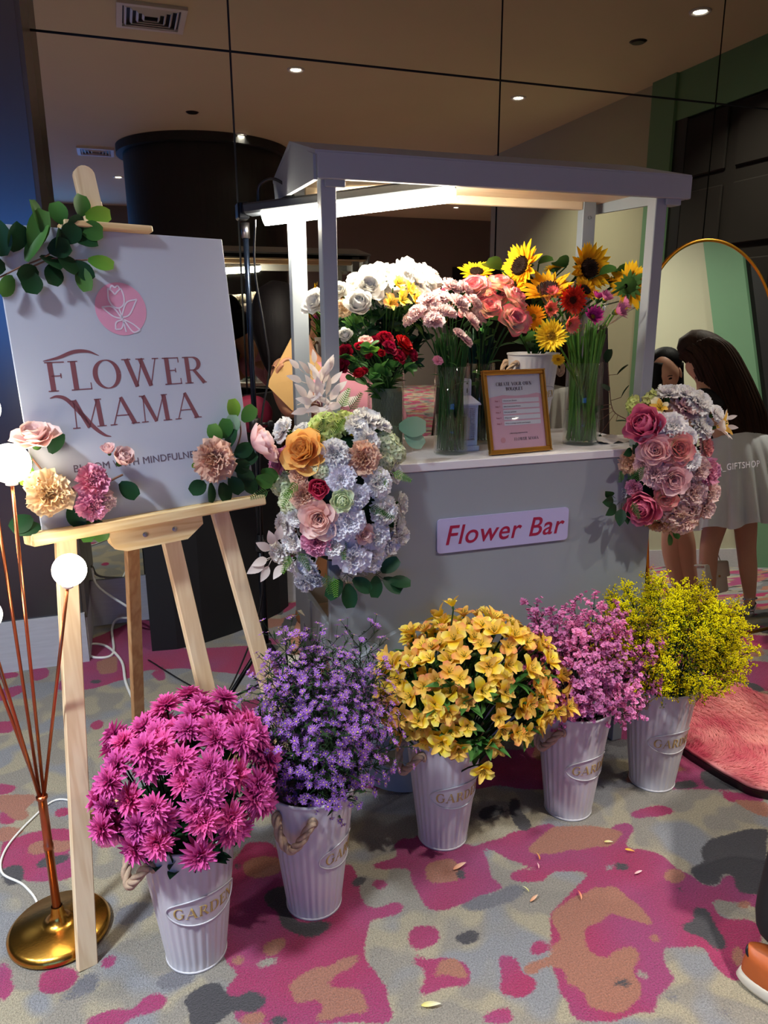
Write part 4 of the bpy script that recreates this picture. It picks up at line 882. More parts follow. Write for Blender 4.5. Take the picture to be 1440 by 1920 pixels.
# magenta chrysanthemums
bx_, by_ = BK[0][0]
for p, d in dome((bx_+.012, by_-.005, .462), (.180, .165, .158), 96, -.52):
    if d[2] < -.15 and d[1] > .3: continue
    n = d*np.array([1, 1, .8])+np.array([-.05, -.25, .35]); b = (bx_+d[0]*.05, by_+d[1]*.05, .12)
    flower_stem('chrysanthemum', 'magenta chrysanthemum stem in the leftmost bucket', 'flower', 'magenta chrysanthemums in the leftmost bucket', b, p-n/np.linalg.norm(n)*.008, [('mum', 'mum', p, n, .032+.008*RS.rand())], leaves=2, LL=.045, LW=.013, leafz=(.45, .8))
p = np.array(fl(188, 1548, .0)); pp = atY(190, 1545, 1.50)
flower_stem('chrysanthemum', 'drooping magenta chrysanthemum hanging low left of its bucket', 'flower', None, (bx_-.04, by_-.02, .30), pp, [('mum', 'mum', pp, (-.5, -.5, -.6), .024)], leaves=1)
# leaves hanging over the rim
for i in range(26):
    a = RS.rand()*2*PI; q = np.array([bx_+.07*math.cos(a), by_+.07*math.sin(a), .35+.05*RS.rand()])
    m = MB().tube(bez((bx_+.04*math.cos(a), by_+.04*math.sin(a), .28), q-np.array([0, 0, .02]), q, 5), .0016, 5)
    for j in range(3): add_leaf(m, q, (math.cos(a+j-1), math.sin(a+j-1), .25+.3*RS.rand()), .045+.02*RS.rand(), .014, roll=RS.normal()*.5)
    tag(m.build('leafy_sprig', LEAFD), 'dark green chrysanthemum leaves low in the leftmost bucket', 'foliage', 'chrysanthemum leaves in the leftmost bucket')

# --- sprig prototypes (branching stems with tiny blossoms)
def sprig(kind, L=.22, seed=0):
    rs = np.random.RandomState(seed); st = MB(); bl = MB()
    main = bez((0, 0, 0), (0, 0, L*.6), (rs.normal()*.015, rs.normal()*.015, L), 8); st.tube(main, np.linspace(.0020, .0010, 8), 5)
    if kind == 'aster':
        for i in range(15):
            t = .22+.78*(i/14); q = main[min(7, int(t*7))]; a = i*2.4; sp = .062*(1-.45*t)+.012
            e = q+np.array([math.cos(a)*sp, math.sin(a)*sp, .035+.02*rs.rand()]); st.tube(bez(q, (q+e)/2-np.array([0, 0, .008]), e, 4), .0008, 4)
            for j in range(3):
                f = e+np.array([rs.normal()*.011, rs.normal()*.011, rs.normal()*.010]); st.tube([q*.2+e*.8, f], .0006, 4)
                nn = f-np.array([0, 0, L*.45]); nn = nn/np.linalg.norm(nn)+rs.normal(size=3)*.25+np.array([0, 0, .2])
                bl.merge(mk_aster(.0075+.003*rs.rand()), frame(nn, rs.rand()*6, f))
            for j in range(3): add_leaf(st, q+(e-q)*rs.rand(), (rs.normal(), rs.normal(), .6), .026, .0026)
        return [('blossoms', bl.mesh('aster_blossoms', [C_['ast'], STEMG, C_['asc']])), ('stem', st.mesh('aster_stem', STEM2))]
    if kind == 'statice':
        for i in range(13):
            t = .30+.70*(i/12); q = main[min(7, int(t*7))]; a = i*2.4; sp = .045*(1-.5*t)+.006
            e = q+np.array([math.cos(a)*sp, math.sin(a)*sp, .030]); st.tube([q, e], .0012, 4)
            for j in range(13):
                f = q+(e-q)*(.3+.8*rs.rand())+rs.normal(size=3)*.0055; nn = (e-q)/np.linalg.norm(e-q)*.5+np.array([0, 0, .7])+rs.normal(size=3)*.5
                g = MB(); ring(g, 5, 0, rs.rand(), L=.0068, W=.0040, a0=.75, curl=-.3, cup=.2, nu=3, nv=3, prof='fan', ruf=.2, jit=.1); bl.merge(g, frame(nn, rs.rand()*6, f))
        return [('florets', bl.mesh('statice_florets', C_['sta'])), ('stem', st.mesh('statice_stem', STEM2))]
    if kind == 'goldenrod':
        gr_ = MB()
        for i in range(22):
            t = .25+.75*(i/21); q = main[min(7, int(t*7))]; a = i*2.4; sp = .055*(1-.75*t)+.010
            e = q+np.array([math.cos(a)*sp, math.sin(a)*sp, .022+.02*rs.rand()]); P = bez(q, q+(e-q)*np.array([.4, .4, 1.1]), e, 6); st.tube(P, .0007, 4)
            for j in range(20):
                f = P[1+rs.randint(5)]+rs.normal(size=3)*.0042+np.array([0, 0, .002]); (bl if t > .45 or rs.rand() > .5 else gr_).sph(f, .0019+.0012*rs.rand(), 5, 3, t=rs.rand())
            add_leaf(st, q, (math.cos(a+1), math.sin(a+1), .5), .030, .0022)
        bl.merge(gr_, mi=1)
        return [('florets', bl.mesh('goldenrod_florets', [C_['gol'], C_['golg']])), ('stem', st.mesh('goldenrod_stem', STEM2))]
SP = {k_: [sprig(k_, seed=s_) for s_ in range(4)] for k_ in ('aster', 'statice', 'goldenrod')}
def sprigs(kind, name, c, bxy, rad, n, label, group, zmin, s=1.0, top=1.0):
    for i, (p, d) in enumerate(dome(c, rad, n, zmin, .09)):
        base = np.array([bxy[0]+d[0]*.045, bxy[1]+d[1]*.045, .20]); ax_ = p-base; L = .22*s
        dr = ax_/np.linalg.norm(ax_)*.5+d*.5+np.array([0, 0, .25]); dr /= np.linalg.norm(dr); foot = p-dr*L*.93
        e = empty(name, tuple(base), label, 'flower', group)
        M_ = frame(dr, RS.rand()*6.28, foot, s)
        for nm, me_ in SP[kind][i % 4]: link(nm, me_, e, M_)
        MB().tube(bez(base, base+(foot-base)*.5+np.array([0, 0, .02]), foot+dr*.01, 6), .0018, 5).build('lower_stem', STEM2, e)
sprigs('aster', 'aster_sprig', (.390, 1.600, .475), BK[1][0], (.145, .14, .195), 46, 'violet aster sprig in the second bucket from the left', 'violet asters in their bucket', -.45, .95)
for px_, py_, lab in ((535, 1205, 'tall violet aster sprig reaching up at the left of its bucket'), (690, 1205, 'tall budding aster sprig reaching up at the right of its bucket'), (560, 1225, 'violet aster sprig just beside the tallest left one')):
    T_ = atY(px_, py_, 1.66); e = empty('aster_sprig', (.37, 1.6, .2), lab, 'flower'); d = T_-np.array([.37, 1.6, .2]); d = d/np.linalg.norm(d)+np.array([0, 0, .6]); d /= np.linalg.norm(d)
    M_ = frame(d, 1, T_-d*.21); [link(nm, me_, e, M_) for nm, me_ in SP['aster'][1]]; MB().tube([(.37, 1.6, .2), T_-d*.2], .0018, 5).build('lower_stem', STEM2, e)
sprigs('statice', 'statice_sprig', (1.205, 1.72, .455), BK[3][0], (.185, .17, .165), 48, 'pink statice sprig in the fourth bucket from the left', 'pink statice in their bucket', -.42, .85)
T_ = atY(1003, 1142, 1.76); e = empty('statice_sprig', (1.17, 1.7, .2), 'tall pink statice sprig leaning left toward the yellow flowers', 'flower'); d = np.array([-.35, .1, 1]); d /= np.linalg.norm(d)
M_ = frame(d, 1, T_-d*.2, .95); [link(nm, me_, e, M_) for nm, me_ in SP['statice'][2]]; MB().tube([(1.17, 1.7, .2), T_-d*.18], .0018, 5).build('lower_stem', STEM2, e)
sprigs('goldenrod', 'goldenrod_sprig', (1.540, 1.745, .475), BK[4][0], (.228, .20, .170), 96, 'yellow goldenrod sprig in the rightmost bucket', 'goldenrod in the rightmost bucket', -.50, .80)
# alstroemeria
ax0, ay0 = BK[2][0]
for i, (p, d) in enumerate(dome((.850, 1.725, .455), (.240, .185, .175), 230, -.60, .09)):
    if d[2] < -.1 and d[1] > .4: continue
    col = ('aly', 'alo', 'aly', 'alo', 'aly')[RS.randint(5)]; n = d+np.array([0, -.35, .35])+RS.normal(size=3)*.25
    b = (ax0+d[0]*.05, ay0+d[1]*.05, .15)
    lab = {'aly': 'yellow alstroemeria bloom in the middle bucket', 'alo': 'orange alstroemeria bloom in the middle bucket'}[col]
    flower_stem('alstroemeria', lab, 'flower', 'alstroemeria in the middle bucket', b, p-n/np.linalg.norm(n)*.008, [('als', col, p, n, .029+.007*RS.rand())], leaves=1 if i % 2 else 0, LL=.06, LW=.010, leafmat=LEAFM, leafz=(.75, .95))
for i in range(60):
    a = RS.rand()*2*PI; q = np.array([.84+.19*math.cos(a), 1.72+.15*math.sin(a), .36+.18*RS.rand()]); m = MB().tube(bez((ax0+.05*math.cos(a), ay0+.05*math.sin(a), .28), q-np.array([0, 0, .02]), q, 5), .0016, 5)
    for j in range(4): add_leaf(m, q, (math.cos(a+j*.8-1), math.sin(a+j*.8-1), .35*RS.normal()), .06+.02*RS.rand(), .011, roll=RS.normal()*.5)
    tag(m.build('leafy_sprig', LEAFM), 'green leafy sprig low among the alstroemeria', 'foliage', 'alstroemeria leaves in the middle bucket')

# ================================================================ COUNTER: VASES AND FLOWERS
GLS = glass_mat('clear_glass', (.975, .99, .98)); WATER = glass_mat('water', (.92, .98, .91), 0.0, .01)
def vase(x, y, r, h, label, water=.45, group=None, z=ZT, mat=None, ribbed=False):
    e = empty('glass_vase', (x, y, z), label, 'vase', group)
    pr = [(.0005, .0), (r*.94, 0), (r, .004), (r, h*.5), (r, h), (r-.0035, h), (r-.0035, h*.5), (r-.0035, .010), (.0005, .010)]
    MB().lathe(pr, 64, (x, y, z)).build('glass_wall', mat or GLS, e)
    if water: MB().lathe([(.0005, .0105), (r-.0045, .0105), (r-.0045, h*water), (.0005, h*water)], 48, (x, y, z)).build('water', WATER, e)
    if ribbed:
        m = MB()
        for i in range(36):
            a = i/36*2*PI
            for s in (-1, 1): m.tube([(x+(r+.0008)*math.cos(a+s*t*1.2), y+(r+.0008)*math.sin(a+s*t*1.2), z+.01+t*(h-.02)) for t in np.linspace(0, 1, 10)], .0012, 4)
        m.build('ribbing', mat, e)
    return e
vase(.930, 2.070, .0530, .262, 'tall clear glass vase of pale pink carnations at the front of the counter')
vase(1.095, 2.215, .046, .26, 'tall clear glass vase of bicoloured roses behind the gold frame', water=.3)
vase(1.400, 2.085, .0575, .262, 'clear glass vase packed with green gerbera stems, right side of the counter', water=.42)
RIBG = plain('frosted_green_glass', (150, 166, 140), .3, var=.1); RIBG.node_tree.nodes['Principled BSDF'].inputs['Transmission Weight'].default_value = .55
vase(.745, 2.13, .044, .20, 'ribbed frosted green glass holding dark red spray roses', water=0, mat=RIBG, ribbed=True)
vase(.80, 2.30, .06, .24, 'glass vase of white flowers at the back left of the counter', water=.4)
bucket(1.350, 2.325, math.radians(-90), 'white metal bucket of sunflowers standing at the back of the counter', None, z=ZT, s=.80)

def on_counter(kind, col, x, y, Y, r, vx, vy, n, name, label, group=None, leaves=0, sr=.0019, z0=ZT+.02, leafmat=LEAFM, LL=.05, LW=.016, spread=.03, cat='flower', smat=LEAFM, bend=.6):
    p = atY(x, y, Y); r_ = r*mpp(p); n = np.array(n, float); n /= np.linalg.norm(n)
    off = np.array([p[0]-vx, p[1]-vy]); L = np.linalg.norm(off)+1e-6; off = -off/L*min(spread, L)      # stems cross in the vase
    return flower_stem(name, label, cat, group, (vx+off[0], vy+off[1], z0), p-n*r_*.5, [(kind, col, p, n, r_)], leaves=leaves, sr=sr, leafmat=leafmat, LL=LL, LW=LW, smat=smat, bend=bend)
# pale pink carnations (front vase)
for i, (x, y, Y, r) in enumerate([(782,588,2.02,19),(803,566,2.06,22),(812,604,1.98,22),(828,560,2.10,20),(846,541,2.12,22),(870,546,2.12,20),(858,572,2.04,24),(886,570,2.06,21),(818,584,2.03,20),(838,588,2.02,20),(881,603,2.0,20),(860,628,1.98,15),(872,640,1.98,15),(800,590,2.08,18),(770,600,2.1,16),(895,596,2.1,18)]):
    d = np.array([(x-830)/60, -.45, .8]); on_counter('carn', 'lpk', x, y, Y, r, .930, 2.070, d, 'carnation', 'pale pink carnation in the tall front vase', 'pale pink carnations in the front vase', leaves=1, LL=.05, LW=.004, spread=.036)
on_counter('carn', 'pnk', 821, 677, 2.04, 11, .930, 2.070, (0, -.6, .7), 'carnation', 'small dusty pink carnation low at the rim of the front vase')
# bicoloured roses
for x, y, Y, r, n in [(893,548,2.14,27,(-.4,-.5,.7)),(935,543,2.18,26,(0,-.4,.9)),(957,568,2.12,27,(.5,-.5,.7)),(915,584,2.10,23,(-.1,-.7,.6)),(955,607,2.08,29,(.2,-.8,.5)),(974,602,2.14,22,(.8,-.5,.4)),(912,557,2.22,22,(0,-.3,1)),(880,580,2.18,20,(-.6,-.5,.5)),(930,566,2.20,22,(0,-.6,.7))]:
    on_counter('rose', 'rbd', x, y, Y, r, 1.095, 2.215, n, 'rose', 'cream rose with coral pink petal edges in the middle vase', 'bicoloured roses in the middle vase', leaves=2, leafmat=LEAFM, sr=.0028)
# white bunch at the back left
for i in range(70):
    x = 655+RS.rand()*160; t = (x-655)/160; y = 520+RS.rand()*62-10*math.sin(t*PI); Y = 2.15+RS.rand()*.22
    kind = ('rose', 'carn', 'cab', 'rose')[RS.randint(4)]; 
    on_counter(kind, 'wht', x, y, Y, 15+RS.rand()*10, .80, 2.30, ((x-720)/90, -.6, .8), 'white_bloom', 'white bloom in the crowded bunch under the lamp', 'white blooms at the back left of the counter', leaves=1, leafmat=LEAFD)
for x, y, Y, r, kind, col, lab in [(598,570,2.15,23,'rose','wht','white rose seen between the two left cart posts'),(586,578,2.22,16,'cab','wht','small white ranunculus behind the left cart post'),(640,548,2.14,16,'rose','wht','white rose just right of the front left post'),(643,580,2.1,20,'carn','crm','cream carnation just right of the front left post'),(672,577,2.06,26,'cab','wht','white ranunculus with a pink heart, lowest of the white bunch'),(720,522,2.2,24,'rose','wht','tallest white rose at the top of the bunch'),(750,530,2.16,24,'rose','wht','white rose right of the tallest one'),(690,545,2.10,28,'rose','wht','wide white rose in the middle of the white bunch'),(804,525,2.2,15,'cab','wht','white ranunculus bud at the right tip of the bunch'),(649,632,2.04,14,'cab','wht','single white ranunculus hanging beside the left post'),
    (730,571,2.08,20,'als','alo','orange alstroemeria at the lower edge of the white bunch'),(750,566,2.08,22,'als','aly','yellow orange alstroemeria below the white roses'),(742,535,2.1,18,'als','aly','pale yellow alstroemeria high in the white bunch'),(775,566,2.1,20,'als','aly','yellow alstroemeria beside the carnations'),(765,548,2.12,18,'als','aly','small yellow alstroemeria right of the white roses'),(825,549,2.2,9,'bud','hot','hot pink rosebud between the carnations')]:
    on_counter(kind, col, x, y, Y, r, .80, 2.30, ((x-700)/120, -.8, .5), 'garden_flower', lab, None, leaves=1, leafmat=LEAFD)
for i in range(60):
    x = 632+RS.rand()*160; y = 585+RS.rand()*110; Y = 2.16+RS.rand()*.14; p = atY(x, y, Y); m = MB().tube(bez((.80, 2.28, 1.2), (.8, 2.25, p[2]-.04), p, 6), .0015, 5)
    for j in range(5): add_leaf(m, p+RS.normal(size=3)*.006, (RS.normal(), -.5+RS.normal()*.4, .4+RS.normal()*.5), .035+.02*RS.rand(), .011, roll=RS.normal())
    tag(m.build('leafy_sprig', [LEAFD, LEAFM][i % 3 == 0]), 'dark green leafy sprig below the white bunch', 'foliage', 'leaves below the white bunch')
# red spray roses
for x, y, Y, r in [(720,640,2.05,17),(752,650,2.05,19),(742,672,2.02,16),(768,668,2.05,14),(650,662,2.04,15),(643,690,2.02,16),(675,706,2.0,13),(676,655,2.08,12),(712,668,2.08,11),(700,645,2.12,12),(728,655,2.0,14),(690,672,2.10,10),(660,680,2.10,11),(755,662,2.1,14),(684,700,2.04,9)]:
    on_counter('rose' if r > 13 else 'bud', 'red', x, y, Y, r, .745, 2.13, ((x-705)/80, -.7, .6), 'spray_rose', 'dark red spray rose in the ribbed green glass', 'dark red spray roses', leaves=2, leafmat=LEAFM, LL=.04, LW=.014, z0=ZT+.08)
on_counter('rose', 'bls', 685, 645, 2.1, 14, .745, 2.13, (-.2, -.6, .7), 'spray_rose', 'single blush spray rose among the dark red ones', leaves=1)
for i, (x, y) in enumerate([(700,662),(693,655),(720,690),(655,672),(668,690),(705,700),(735,690),(665,712),(695,712),(760,690),(645,675),(722,705)]):
    p = atY(x, y, 2.03); m = MB().tube(bez((.745, 2.13, 1.2), (.745, 2.1, p[2]-.03), p, 6), .0015, 5)
    for j in range(3): add_leaf(m, p, (RS.normal(), -.6, .3+RS.normal()*.5), .035, .015, roll=RS.normal()*.6, prof='heart')
    tag(m.build('leafy_sprig', LEAFL if i == 0 else LEAFM), 'green rose leaf sprig among the dark red roses', 'foliage', 'leaves among the dark red roses')
# sunflowers in the white bucket
for x, y, Y, r, n, lab in [(893,512,2.34,24,(-.2,-.5,.85),'small sunflower leaning out far left above the pink roses'),(978,500,2.30,35,(-.9,-.25,.3),'tall sunflower turned sideways left of centre'),(1102,505,2.30,36,(.15,-.95,.15),'large dark centred sunflower facing the camera by the rear post'),(1027,545,2.20,37,(-.35,-.4,.85),'sunflower with ragged petals opening upward in the middle'),(958,540,2.3,24,(-.5,-.3,.7),'partly hidden sunflower behind the pink roses'),(1040,505,2.42,15,(0,.3,.9),'small distant sunflower between the two tallest'),(1180,535,2.22,33,(.85,.5,.1),'sunflower turned away showing its green back at the right post'),(1150,528,2.30,19,(.1,-.2,1),'small sunflower just left of the turned away one'),(1096,545,2.20,20,(.2,-.7,.6),'yellow sunflower peeking over the red gerbera')]:
    on_counter('sun', 'sun', x, y, Y, r*1.06, 1.350, 2.325, n, 'sunflower', lab, 'sunflowers in the white counter bucket', leaves=2, leafmat=LEAFM, LL=.075, LW=.032, sr=.0042, z0=ZT+.15)
on_counter('gerb', 'org2', 1001, 595, 2.18, 26, 1.350, 2.325, (-.8, -.6, .1), 'gerbera', 'orange gerbera drooping beside the pink roses', leaves=0, z0=ZT+.15)
for i, (x, y, w_, l_) in enumerate([(938,505,.03,.075),(1010,495,.025,.05),(1062,500,.03,.06),(1125,515,.03,.06),(1172,515,.03,.06),(1180,560,.03,.07),(935,600,.03,.06),(985,640,.03,.06)]):
    p = atY(x, y, 2.28); m = MB().tube(bez((1.35, 2.32, 1.25), (1.33, 2.3, p[2]-.06), p, 6), .0025, 5); add_leaf(m, p, (-.8 if i % 2 == 0 else .8, -.3, .25), l_, w_, roll=.5, prof='heart')
    tag(m.build('sunflower_leaf', LEAFM), 'broad green leaf among the sunflowers', 'foliage', 'broad leaves among the sunflowers')
# gerberas
for x, y, Y, r, kind, col, n, lab in [(1073,563,2.02,29,'gerb','ger',(-.1,-.98,.1),'deep red gerbera facing the camera above the glass vase'),(1065,607,2.0,24,'gcone','gco',(.1,-.8,-.1),'coral gerbera cupped in its sleeve, lower of the two'),(1031,580,2.04,20,'gcone','gco',(-.2,-.8,.1),'coral gerbera cupped in its sleeve, upper left'),(1036,552,2.08,17,'gcone','gco',(-.3,-.5,.6),'coral and yellow gerbera behind the red one'),(1034,630,1.98,32,'gerb','gye',(-.6,-.75,.1),'double yellow gerbera hanging to the left of the vase'),(1110,595,2.0,25,'gcone','gma',(-.1,-.8,.3),'bright magenta gerbera cupped beside the coral one'),(1134,562,2.04,19,'gcone','gpk',(.1,-.5,.7),'pink gerbera sleeved in clear film, left one'),(1155,585,2.04,23,'gcone','gpk',(.4,-.7,.3),'mauve pink gerbera wrapped in crinkled film'),(1120,560,2.1,17,'gcone','gma',(.2,-.3,.9),'magenta gerbera tucked behind the film sleeves'),(1047,673,2.06,14,'gerb','gye',(-.5,-.5,-.4),'small yellow gerbera drooping low on the left'),(1168,572,2.08,18,'gcone','gpk',(.6,-.4,.4),'pink gerbera at the far right of the sleeved ones')]:
    on_counter(kind, col, x, y, Y, r, 1.400, 2.085, n, 'gerbera', lab, 'gerberas in the glass vase', leaves=0, sr=.0030, spread=.042, smat=LEAFL)
def vase_stems(n, vx, vy, R, top, r, mat, label, group):
    g = PI*(3-math.sqrt(5))
    for i in range(n):
        q = R*math.sqrt((i+.5)/n); a = g*i; b = (vx+q*math.cos(a), vy+q*math.sin(a), ZT+.013); a2 = a+RS.normal()*.9; q2 = R*(.55+.4*RS.rand())
        t = (vx+q2*math.cos(a2), vy+q2*math.sin(a2), ZT+.24); u = (vx+q2*1.5*math.cos(a2), vy+q2*1.3*math.sin(a2), ZT+top+.05*RS.rand())
        tag(MB().tube(smooth_path([b, t, u], 4), r, 7).build('cut_stem', mat), label, 'stem', group)
STEMV = petal_mat('fresh_stem', (96, 150, 60), (120, 170, 70), var=.3)
vase_stems(40, 1.400, 2.085, .049, .34, .0036, STEMV, 'bare green gerbera stem standing in the right glass vase', 'bare stems in the right glass vase')
vase_stems(34, .930, 2.070, .044, .32, .0024, LEAFM, 'bare green carnation stem standing in the front glass vase', 'bare stems in the front glass vase')
vase_stems(22, 1.095, 2.215, .038, .32, .0032, LEAFD, 'bare rose stem standing in the glass vase behind the frame', 'bare stems in the rose vase')
FILM = glass_mat('crinkled_film', (.97, .96, .98), .04, .08)
for x, y, Y, n, r in [(1153,578,2.03,(.35,-.4,.75),.042),(1033,556,2.06,(-.3,-.4,.8),.032),(1066,612,1.99,(.05,-.7,.4),.032),(1110,600,1.99,(-.1,-.6,.5),.034)]:
    p = atY(x, y, Y); m = MB(); A = np.linspace(0, 2*PI, 25)[:-1]; m.lathe([(.004, -.085), (.012, -.06), (.6*r, -.025), (r, .012), (r*1.12, .035)], 24)
    V = m.V[0]; V *= (1+RS.normal(size=(len(V), 1))*.07); m.V[0] = V
    tag(m.build('clear_sleeve', FILM, M=frame(n, 0, p)), {1153: 'crinkled clear film sleeve around the mauve gerberas', 1033: 'clear film sleeve on the upper left coral gerbera', 1066: 'clear film sleeve on the lower coral gerbera', 1110: 'clear film sleeve around the magenta gerbera'}[x], 'sleeve', 'clear film flower sleeves')

# white lantern with a lit-looking candle top
lx, ly = .995, 2.115; lan = empty('lantern', (lx, ly, ZT), 'small white metal lantern between the vases', 'lantern')
LW_ = plain('lantern_white', (206, 210, 222), .45)
MB().box((lx, ly, ZT+.008), (.074, .074, .016), bev=.003).box((lx, ly, ZT+.025), (.062, .062, .018), bev=.002).build('base', LW_, lan, False)
m = MB()
for sx in (-1, 1):
    for sy in (-1, 1): m.box((lx+sx*.027, ly+sy*.027, ZT+.085), (.007, .007, .105))
m.box((lx, ly, ZT+.137), (.062, .062, .010)).build('frame', LW_, lan, False)
for i, (dx, dy) in enumerate(((0, -1), (1, 0), (0, 1), (-1, 0))):
    m = MB(); sx, sy = (.046, .0015) if dx == 0 else (.0015, .046)
    for j in range(9):
        if dx == 0: m.box((lx-.022+j*.0055, ly+dy*.027, ZT+.085), (.0016, .0012, .10))
        else: m.box((lx+dx*.027, ly-.022+j*.0055, ZT+.085), (.0012, .0016, .10))
    for j in range(16): m.box((lx+dx*.027, ly+dy*.027, ZT+.04+j*.0062), (sx, sy, .0014))
    m.build('mesh_panel', LW_, lan, False)
MB().lathe([(.054, .142), (.052, .147), (.022, .168), (.020, .170), (.020, .215), (.017, .220), (.0005, .222)], 4, M=Matrix.Translation((lx, ly, ZT)) @ Matrix.Rotation(PI/4, 4, 'Z')).build('roof', LW_, lan, False)
m = MB()
for a in range(4):
    for z in (.185, .207): m.sph((lx+.0145*math.cos(a*PI/2-PI/2), ly+.0145*math.sin(a*PI/2-PI/2), ZT+z), (.0032, .0032, .0032) if z > .2 else (.0022, .0022, .008), 8, 6)
m.build('vent_holes', BLACK, lan)
MB().tube([(lx, ly, ZT+.034), (lx, ly, ZT+.10)], .018, 24).build('candle', plain('candle_wax', (224, 196, 140), .6), lan)

# gold frame card
fa, fb = fl(918, 855, ZT), fl(1032, 845, ZT); fd = (fb-fa); fw = .182; fd = fd/np.linalg.norm(fd); fh = .252
fn_ = np.array([fd[1], -fd[0], 0]); lean = math.radians(14); fu = np.array([-fn_[0]*math.sin(lean), -fn_[1]*math.sin(lean), math.cos(lean)]); fN = np.cross(fd, fu)
MF = Matrix(((fd[0], fu[0], fN[0], fa[0]), (fd[1], fu[1], fN[1], fa[1]), (fd[2], fu[2], fN[2], fa[2]+.002), (0, 0, 0, 1)))
fr = empty('picture_frame', tuple(fa+fd*fw/2), 'gold framed card headed Create Your Own Bouquet leaning on the counter', 'frame')
fw = float(np.linalg.norm(fb-fa)); m = MB(); b = .014
for c, d in (((fw/2, b/2, 0), (fw, b, .014)), ((fw/2, fh-b/2, 0), (fw, b, .014)), ((b/2, fh/2, 0), (b, fh-2*b, .014)), ((fw-b/2, fh/2, 0), (b, fh-2*b, .014))): m.box(c, d, bev=.002)
for c, d in (((fw/2, .002, .004), (fw+.004, .004, .014)), ((fw/2, fh-.002, .004), (fw+.004, .004, .014)), ((.002, fh/2, .004), (.004, fh, .014)), ((fw-.002, fh/2, .004), (.004, fh, .014))): m.box(c, d, bev=.001)
m.build('gilt_surround', GOLDFR, fr, False, MF)
MB().bar((fw/2, fh*.7, -.008), (fw/2, .0, -.075), .03, .003).build('back_strut', BLACK, fr, False, MF)
cdm = MB().box((fw/2, fh/2, -.002), (fw-2*b+.004, fh-2*b+.004, .002)); card = cdm.build('card', plain('card_grey_white', (205, 206, 216), .5, var=.01), fr, False, MF)
pk_ = MB(); pts = [(b, b), (fw-b, b), (fw-b, fh*.70), (fw*.86, fh*.715), (fw*.7, fh*.695), (fw*.5, fh*.69), (fw*.3, fh*.705), (b, fh*.675)]
pk_.prism(pts, -.0006, -.0004); pk_.build('pink_area', plain('card_pink', (206, 160, 178), .5, var=.01), card, False, MF)
bb = MB(); tl = MB(); fn0 = lambda x, y, z: (x, y, z)
for i in range(5):
    yy = fh*(.635-.068*i); bb.box((fw*.585, yy, -.0002), (fw*.60, fh*.050, .0004))
bb.build('step_boxes', MATS['card_grey_white'], card, False, MF)
DG = plain('card_dark_print', (92, 84, 92), .5, var=.02)
words(tl, 'CREATE YOUR OWN', fw*.5, fh*.815, fh*.042, .0002, fn0, space=.14, sx=.80, bold=1.3); words(tl, 'BOUQUET', fw*.5, fh*.755, fh*.042, .0002, fn0, space=.14, sx=.80, bold=1.3)
words(tl, 'FLOWER MAMA', fw*.62, fh*.150, fh*.036, .0002, fn0, space=.14, sx=.85, bold=1.2)
tl.build('heading', DG, card, False, MF)
RB = plain('step_red_print', (170, 84, 96), .5)
for i, t_ in enumerate(('Choose your flowers', 'Select your accent flowers', 'Pick your greenery', 'Wrap your bouquet', 'Write a message card for your bouquet')):
    yy = fh*(.635-.068*i)-.002
    font_mesh('step_number', 'Step %d' % (i+1), .0068, RB, card, MF @ Matrix.Translation((fw*.205, yy, 0)), ext=.0002)
    font_mesh('step_text', t_, .0056, DG, card, MF @ Matrix.Translation((fw*.30, yy, .0003)), ext=.0002, align='LEFT')
font_mesh('small_print', 'a blooming experience by', .0062, DG, card, MF @ Matrix.Translation((fw*.5, fh*.235, 0)), ext=.0002)
bb = MB().prism([(fw*.24+.0085*math.cos(t), fh*.165+.0085*math.sin(t)) for t in np.linspace(0, 2*PI, 24, endpoint=False)], -.0002, .0002); bb.build('card_emblem', plain('emblem_rose', (200, 140, 150), .5), card, False, MF)
MB().box((fw/2, fh/2, .0025), (fw-2*b, fh-2*b, .001)).build('glass_pane', GLS, fr, False, MF)

# eucalyptus stem and white cloth at the right end
m = MB(); P = smooth_path([atY(1190, 820, 2.1), atY(1178, 790, 2.1), atY(1150, 770, 2.12), atY(1143, 730, 2.14), atY(1140, 690, 2.15)]); m.tube(P, .0016, 6)
lv = MB()
for (x, y, a) in ((1138,680,90),(1158,702,40),(1140,733,150),(1130,760,200),(1155,790,0),(1128,786,180),(1125,815,230),(1118,770,200),(1165,745,60)):
    p = atY(x, y, 2.11); add_leaf(lv, p, (math.cos(math.radians(a))*.8, -.25, math.sin(math.radians(a))), .045, .017, prof='heart', cup=.15, curl=-.2); m.tube([p, P[np.argmin(np.linalg.norm(P-p, axis=1))]], .0010, 5)
eu_ = empty('leafy_branch', tuple(P[0]), 'dark green eucalyptus branch standing beside the right glass vase', 'branch'); m.build('twig', plain('twig', (120, 84, 66), .8), eu_); lv.build('leaves', LEAFD, eu_)
m = MB(); gX = np.linspace(-.5, .5, 20); gY2 = np.linspace(-.5, .5, 14); V = [(1.52+x*.13, 2.10+y*.11+x*.02, ZT+.004+.016*max(0, 1-abs(y)*2)*(1-abs(x))+.004*math.sin(x*14+y*9)) for x in gX for y in gY2]
F = [(i*14+j, (i+1)*14+j, (i+1)*14+j+1, i*14+j+1) for i in range(19) for j in range(13)]
tag(m.add(V, F).build('folded_cloth', plain('cream_tissue', (218, 208, 196), .9)), 'crumpled cream tissue lying at the right end of the counter', 'cloth')
